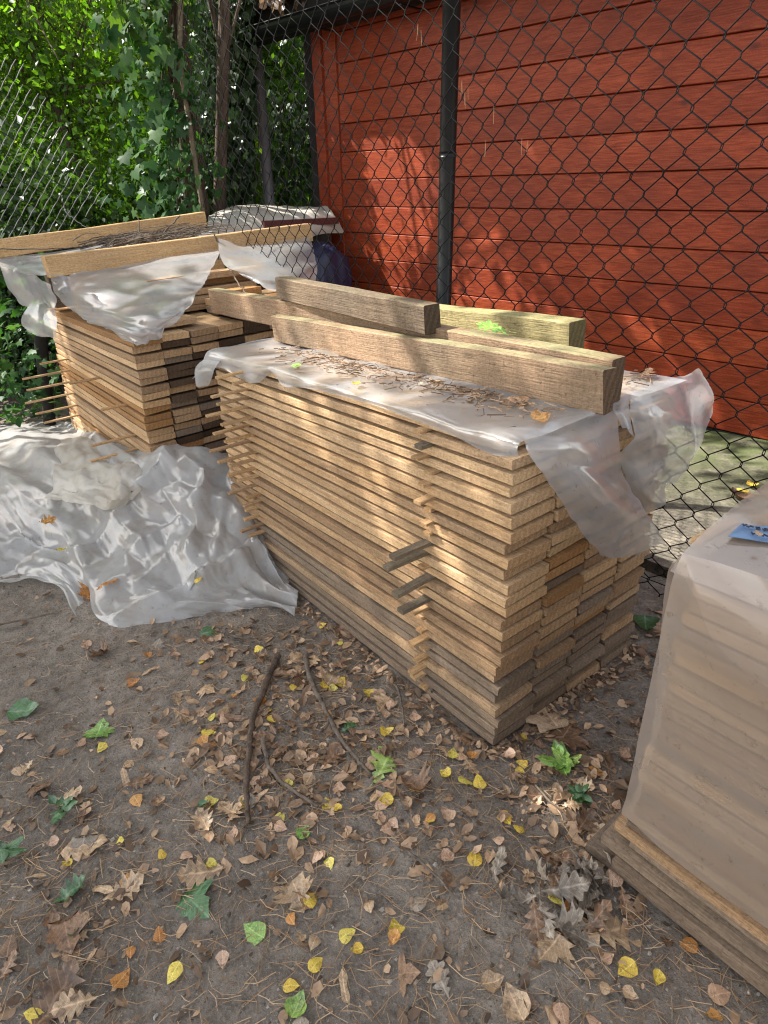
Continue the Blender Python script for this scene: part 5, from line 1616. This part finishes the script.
# sticks
def gpts(l, lift=.02): 
    return [tuple(G(*q) + Vector((0, 0, lift))) for q in l]
twig('fallen_stick', gpts([(278, 660), (266, 690), (254, 722), (250, 765), (248, 800), (249, 832)]), .013, M['barkdark'], 'long dark straight stick lying left of the other sticks', 'stick', jit=.003)
twig('fallen_stick', gpts([(305, 658), (312, 685), (322, 708), (330, 722), (322, 738)]), .010, M['twig'], 'knobbly curved stick in the middle of the leaf litter', 'stick', jit=.003)
twig('fallen_stick', gpts([(330, 722), (345, 748), (360, 768), (372, 782)]), .008, M['twig'], 'short thick stick continuing down right beside the green lobed leaf', 'stick', jit=.003)
twig('fallen_stick', gpts([(263, 745), (272, 778), (298, 800), (320, 815)]), .008, M['twig'], 'forked brown stick right of the long dark stick', 'stick', jit=.004)
twig('fallen_stick', gpts([(396, 688), (402, 710), (404, 735)]), .0045, M['twig'], 'thin dark twig lying near the foot of the front stack', 'stick', jit=.002)
twig('fallen_stick', gpts([(225, 638), (245, 642), (268, 640)]), .006, M['twig'], 'short twig lying just below the plastic heap', 'stick', jit=.003)
twig('fallen_stick', gpts([(405, 858), (430, 878), (455, 905)]), .004, M['twig'], 'thin twig on the bare dirt in the lower centre', 'stick', jit=.002)
twig('fallen_stick', gpts([(0, 628), (40, 620), (62, 616)]), .005, M['twig'], 'thin twig near the left edge below the plastic', 'stick', jit=.002)
twig('fallen_stick', gpts([(535, 790), (548, 806), (556, 812)]), .004, M['stickgrey'], 'small pale wood chip left of the green seedling', 'stick', jit=.001)
twig('root_stub', gpts([(432, 702), (430, 680), (434, 662)], .04), .007, M['twig'], 'dark root stub standing against the foot of the front stack', 'root', jit=.004)
# clump of grey rotten leaves
def clump():
    c = G(565, 905)
    t = empty('leaf_clump', c, 'matted clump of grey rotting oak leaves left of the right stack', 'leaf clump')
    rr = random.Random(14)
    for i in range(28):
        px, py = 560 + rr.gauss(0, 30), 905 + rr.gauss(0, 30)
        if px > 600 + (py - 850) * .5: px -= 30
        p = G(px, py)
        key = ('oak', 'ln_grey' if i % 5 else 'ln_brown', i % 5)
        if key not in _lm: _lm[key] = leaf_mesh('oak_leaf', 'oak', i % 5 + 3, key[1])
        o = bpy.data.objects.new('oak_leaf', _lm[key]); C.objects.link(o)
        o.parent = t
        o.location = p - c + Vector((0, 0, .012 + .0012 * i))
        o.rotation_euler = (rr.uniform(-.7, .7), rr.uniform(-.7, .7), rr.uniform(0, 6.28))
        s_ = rr.uniform(.07, .12); o.scale = (s_, s_ * rr.uniform(.4, .9), s_ * 2.0)
clump()
# seedlings
def seedling(name, px, py, n, L, mat, label, seed, h=.04):
    c = G(px, py)
    t = empty(name, c, label, 'plant')
    rr = random.Random(seed)
    for i in range(n):
        a = 2 * math.pi * i / n + rr.uniform(-.3, .3)
        key = ('birch', mat, i % 5)
        if key not in _lm: _lm[key] = leaf_mesh('leaf', 'birch', i % 5 + 3, mat)
        o = bpy.data.objects.new('leaf', _lm[key]); C.objects.link(o)
        o.parent = t
        r_ = rr.uniform(.2, 1) * L * .8
        o.location = (math.cos(a) * r_, math.sin(a) * r_, h * rr.uniform(.5, 1.1))
        o.rotation_euler = (rr.uniform(-.3, .3), -rr.uniform(-.1, .5), a)
        s_ = L * rr.uniform(.7, 1.15); o.scale = (s_, s_ * .8, s_)
    mb = MB()
    for i in range(4):
        a = rr.uniform(0, 6.28)
        mb = MB(); mb.tube([c, c + Vector((math.cos(a) * .01, math.sin(a) * .01, h * .5)), c + Vector((math.cos(a) * .03, math.sin(a) * .03, h))], .0015, 5)
        mb.build('stem', M['lf_mid'], t)
seedling('seedling', 561, 768, 11, .055, 'ln_green', 'glossy bright green seedling near the corner of the front stack', 3)
seedling('herb', 578, 802, 16, .034, 'ln_dkgreen', 'dull blue-green herb just below the bright green seedling', 4)
seedling('seedling', 62, 812, 7, .045, 'ln_dkgreen', 'small dark green sprig in the dirt at the left', 5)
seedling('seedling', 5, 860, 6, .05, 'ln_dkgreen', 'green sprig at the left edge of the photo', 6)
# debris on top of the front stack
def top_debris():
    rr = random.Random(17)
    mb = MB()
    spots = [(296 + i * 9, 351 + i * 2.05) for i in range(33)] + [(470 + i * 7, 318 + i * 3.2) for i in range(14)] + [(630, 378), (640, 382), (635, 374)]
    for (sx, sy) in spots:
        big = sx < 560 and sy > 340
        for k in range(rr.randint(6, 70) if big else 14):
            px, py = sx + rr.gauss(0, 14), sy + rr.gauss(0, 3.2) + abs(rr.gauss(0, 8)) * (rr.random() < .5)
            P_ = F.uvh(px, py, 'h', HS + .008)
            u, v, _ = F.coord(P_)
            if not (0 < u < 1.8 and -.0 < v < .69): continue
            if .275 < v < .41: continue
            P_ = P_ + Vector((0, 0, rr.uniform(.0, .014)))
            a = rr.uniform(0, 6.28)
            L = rr.uniform(.008, .05)
            d = Vector((math.cos(a), math.sin(a), rr.uniform(-.1, .2)))
            if rr.random() < .65: mb.tube([P_ - d * L / 2, P_ + d * L / 2], rr.uniform(.0006, .0022), 3, rr.random())
            else:
                Y = Vector((-d.y, d.x, rr.uniform(-.3, .3)))
                s_ = rr.uniform(.004, .014)
                mb.add([P_ - d * s_, P_ + Y * s_ * .6, P_ + d * s_, P_ - Y * s_ * .6], [(0, 1, 2, 3)], rr.random())
    o = mb.build('needle_debris', M['bits'])
    tag(o, 'bark crumbs and needles gathered along the beams on the front stack', 'debris', None, 'stuff')
top_debris()
def topleaf(px, py, kind, mat, size, rz, label, seed, st=F, h=HS + .012, tilt=.25):
    P_ = st.uvh(px, py, 'h', h)
    o = fallen(P_, kind, mat, size, rz, label, None, tilt, seed, 0.004)
    return o
o = topleaf(494, 330, 'oak', 'ln_green', .12, 2.5, 'fresh bright green leaf lying between the beams of the front stack', 901, h=HS + .13)
topleaf(540, 421, 'birch', 'ln_orange', .055, .4, 'small dry orange leaf on the plastic at the front stack corner', 902)
topleaf(357, 386, 'birch', 'ln_yellow', .035, 1.2, 'tiny yellow leaf on the plastic in front of the tan beam', 903)
topleaf(296, 367, 'birch', 'ln_green', .045, .5, 'pale green leaf bit on the plastic near the far end of the front stack', 904)
topleaf(645, 376, 'oak', 'ln_brown', .07, .9, 'curled brown leaf right of the tan beam ends', 905)
topleaf(515, 402, 'oak', 'ln_brown', .08, .2, 'curled brown leaf close below the tan beam', 906)
for (px, py, mat, s_, sd, lab) in ((108, 590, 'ln_orange', .11, 911, 'rust-brown leaf caught in a fold of the plastic heap'), (48, 528, 'ln_orange', .09, 912, 'orange-brown leaf in a dip of the plastic heap'), (64, 556, 'ln_yellow', .045, 913, 'yellow leaf on the plastic heap at the left'),
                            (199, 586, 'ln_yellow', .04, 914, 'yellow leaf on the front of the plastic heap'), (30, 490, 'ln_brown', .07, 915, 'brown leaf on the upper left of the plastic heap')):
    n = Vector((-0.054, 0.025, 1))
    h = .10 if py > 570 else (.12 if py > 540 else .19)
    P_ = on_plane(px, py, n, (GX0, GY0, h))
    fallen(P_, 'oak' if s_ > .08 else 'birch', mat, s_, 1.0, lab, None, .3, sd, .03)
# leaves on the pavement
for (px, py, mat, s_, sd, lab) in ((741, 492, 'ln_yellow', .075, 921, 'left one of two yellow leaves on the concrete behind the fence'), (751, 487, 'ln_yellow', .07, 922, 'right one of two yellow leaves on the concrete behind the fence'), (737, 500, 'ln_brown', .14, 923, 'rust-brown leaf on the concrete below the two yellow ones'),
                            (757, 538, 'ln_tan', .018, 924, 'tiny pale leaf resting on the blue label')):
    P_ = rh(px, py, .03) if py > 530 else on_plane(px, py, Vector((-0.054, 0.025, 1)), (GX0, GY0, .05))
    fallen(P_, 'birch', mat, s_, 1.5, lab, None, .25, sd, .01)
# needles caught in the fence
rr = random.Random(6)
mb = MB()
for (px, py) in ((462, 80), (465, 92), (468, 86), (421, 30), (418, 24), (494, 106), (486, 140), (528, 140), (522, 138)):
    P_ = on_plane(px, py, FN, fpt(0, 0, .045))
    for k in range(2):
        e = Vector((rr.uniform(-.006, .006), rr.uniform(-.006, .006), -rr.uniform(.03, .06)))
        mb.tube([P_, P_ + e], .0007, 4, .1)
o = mb.build('caught_needles', M['needle']); tag(o, 'few dry orange needles caught in the wire mesh', 'pine needles', None, 'stuff')
print('objects', len(bpy.data.objects))
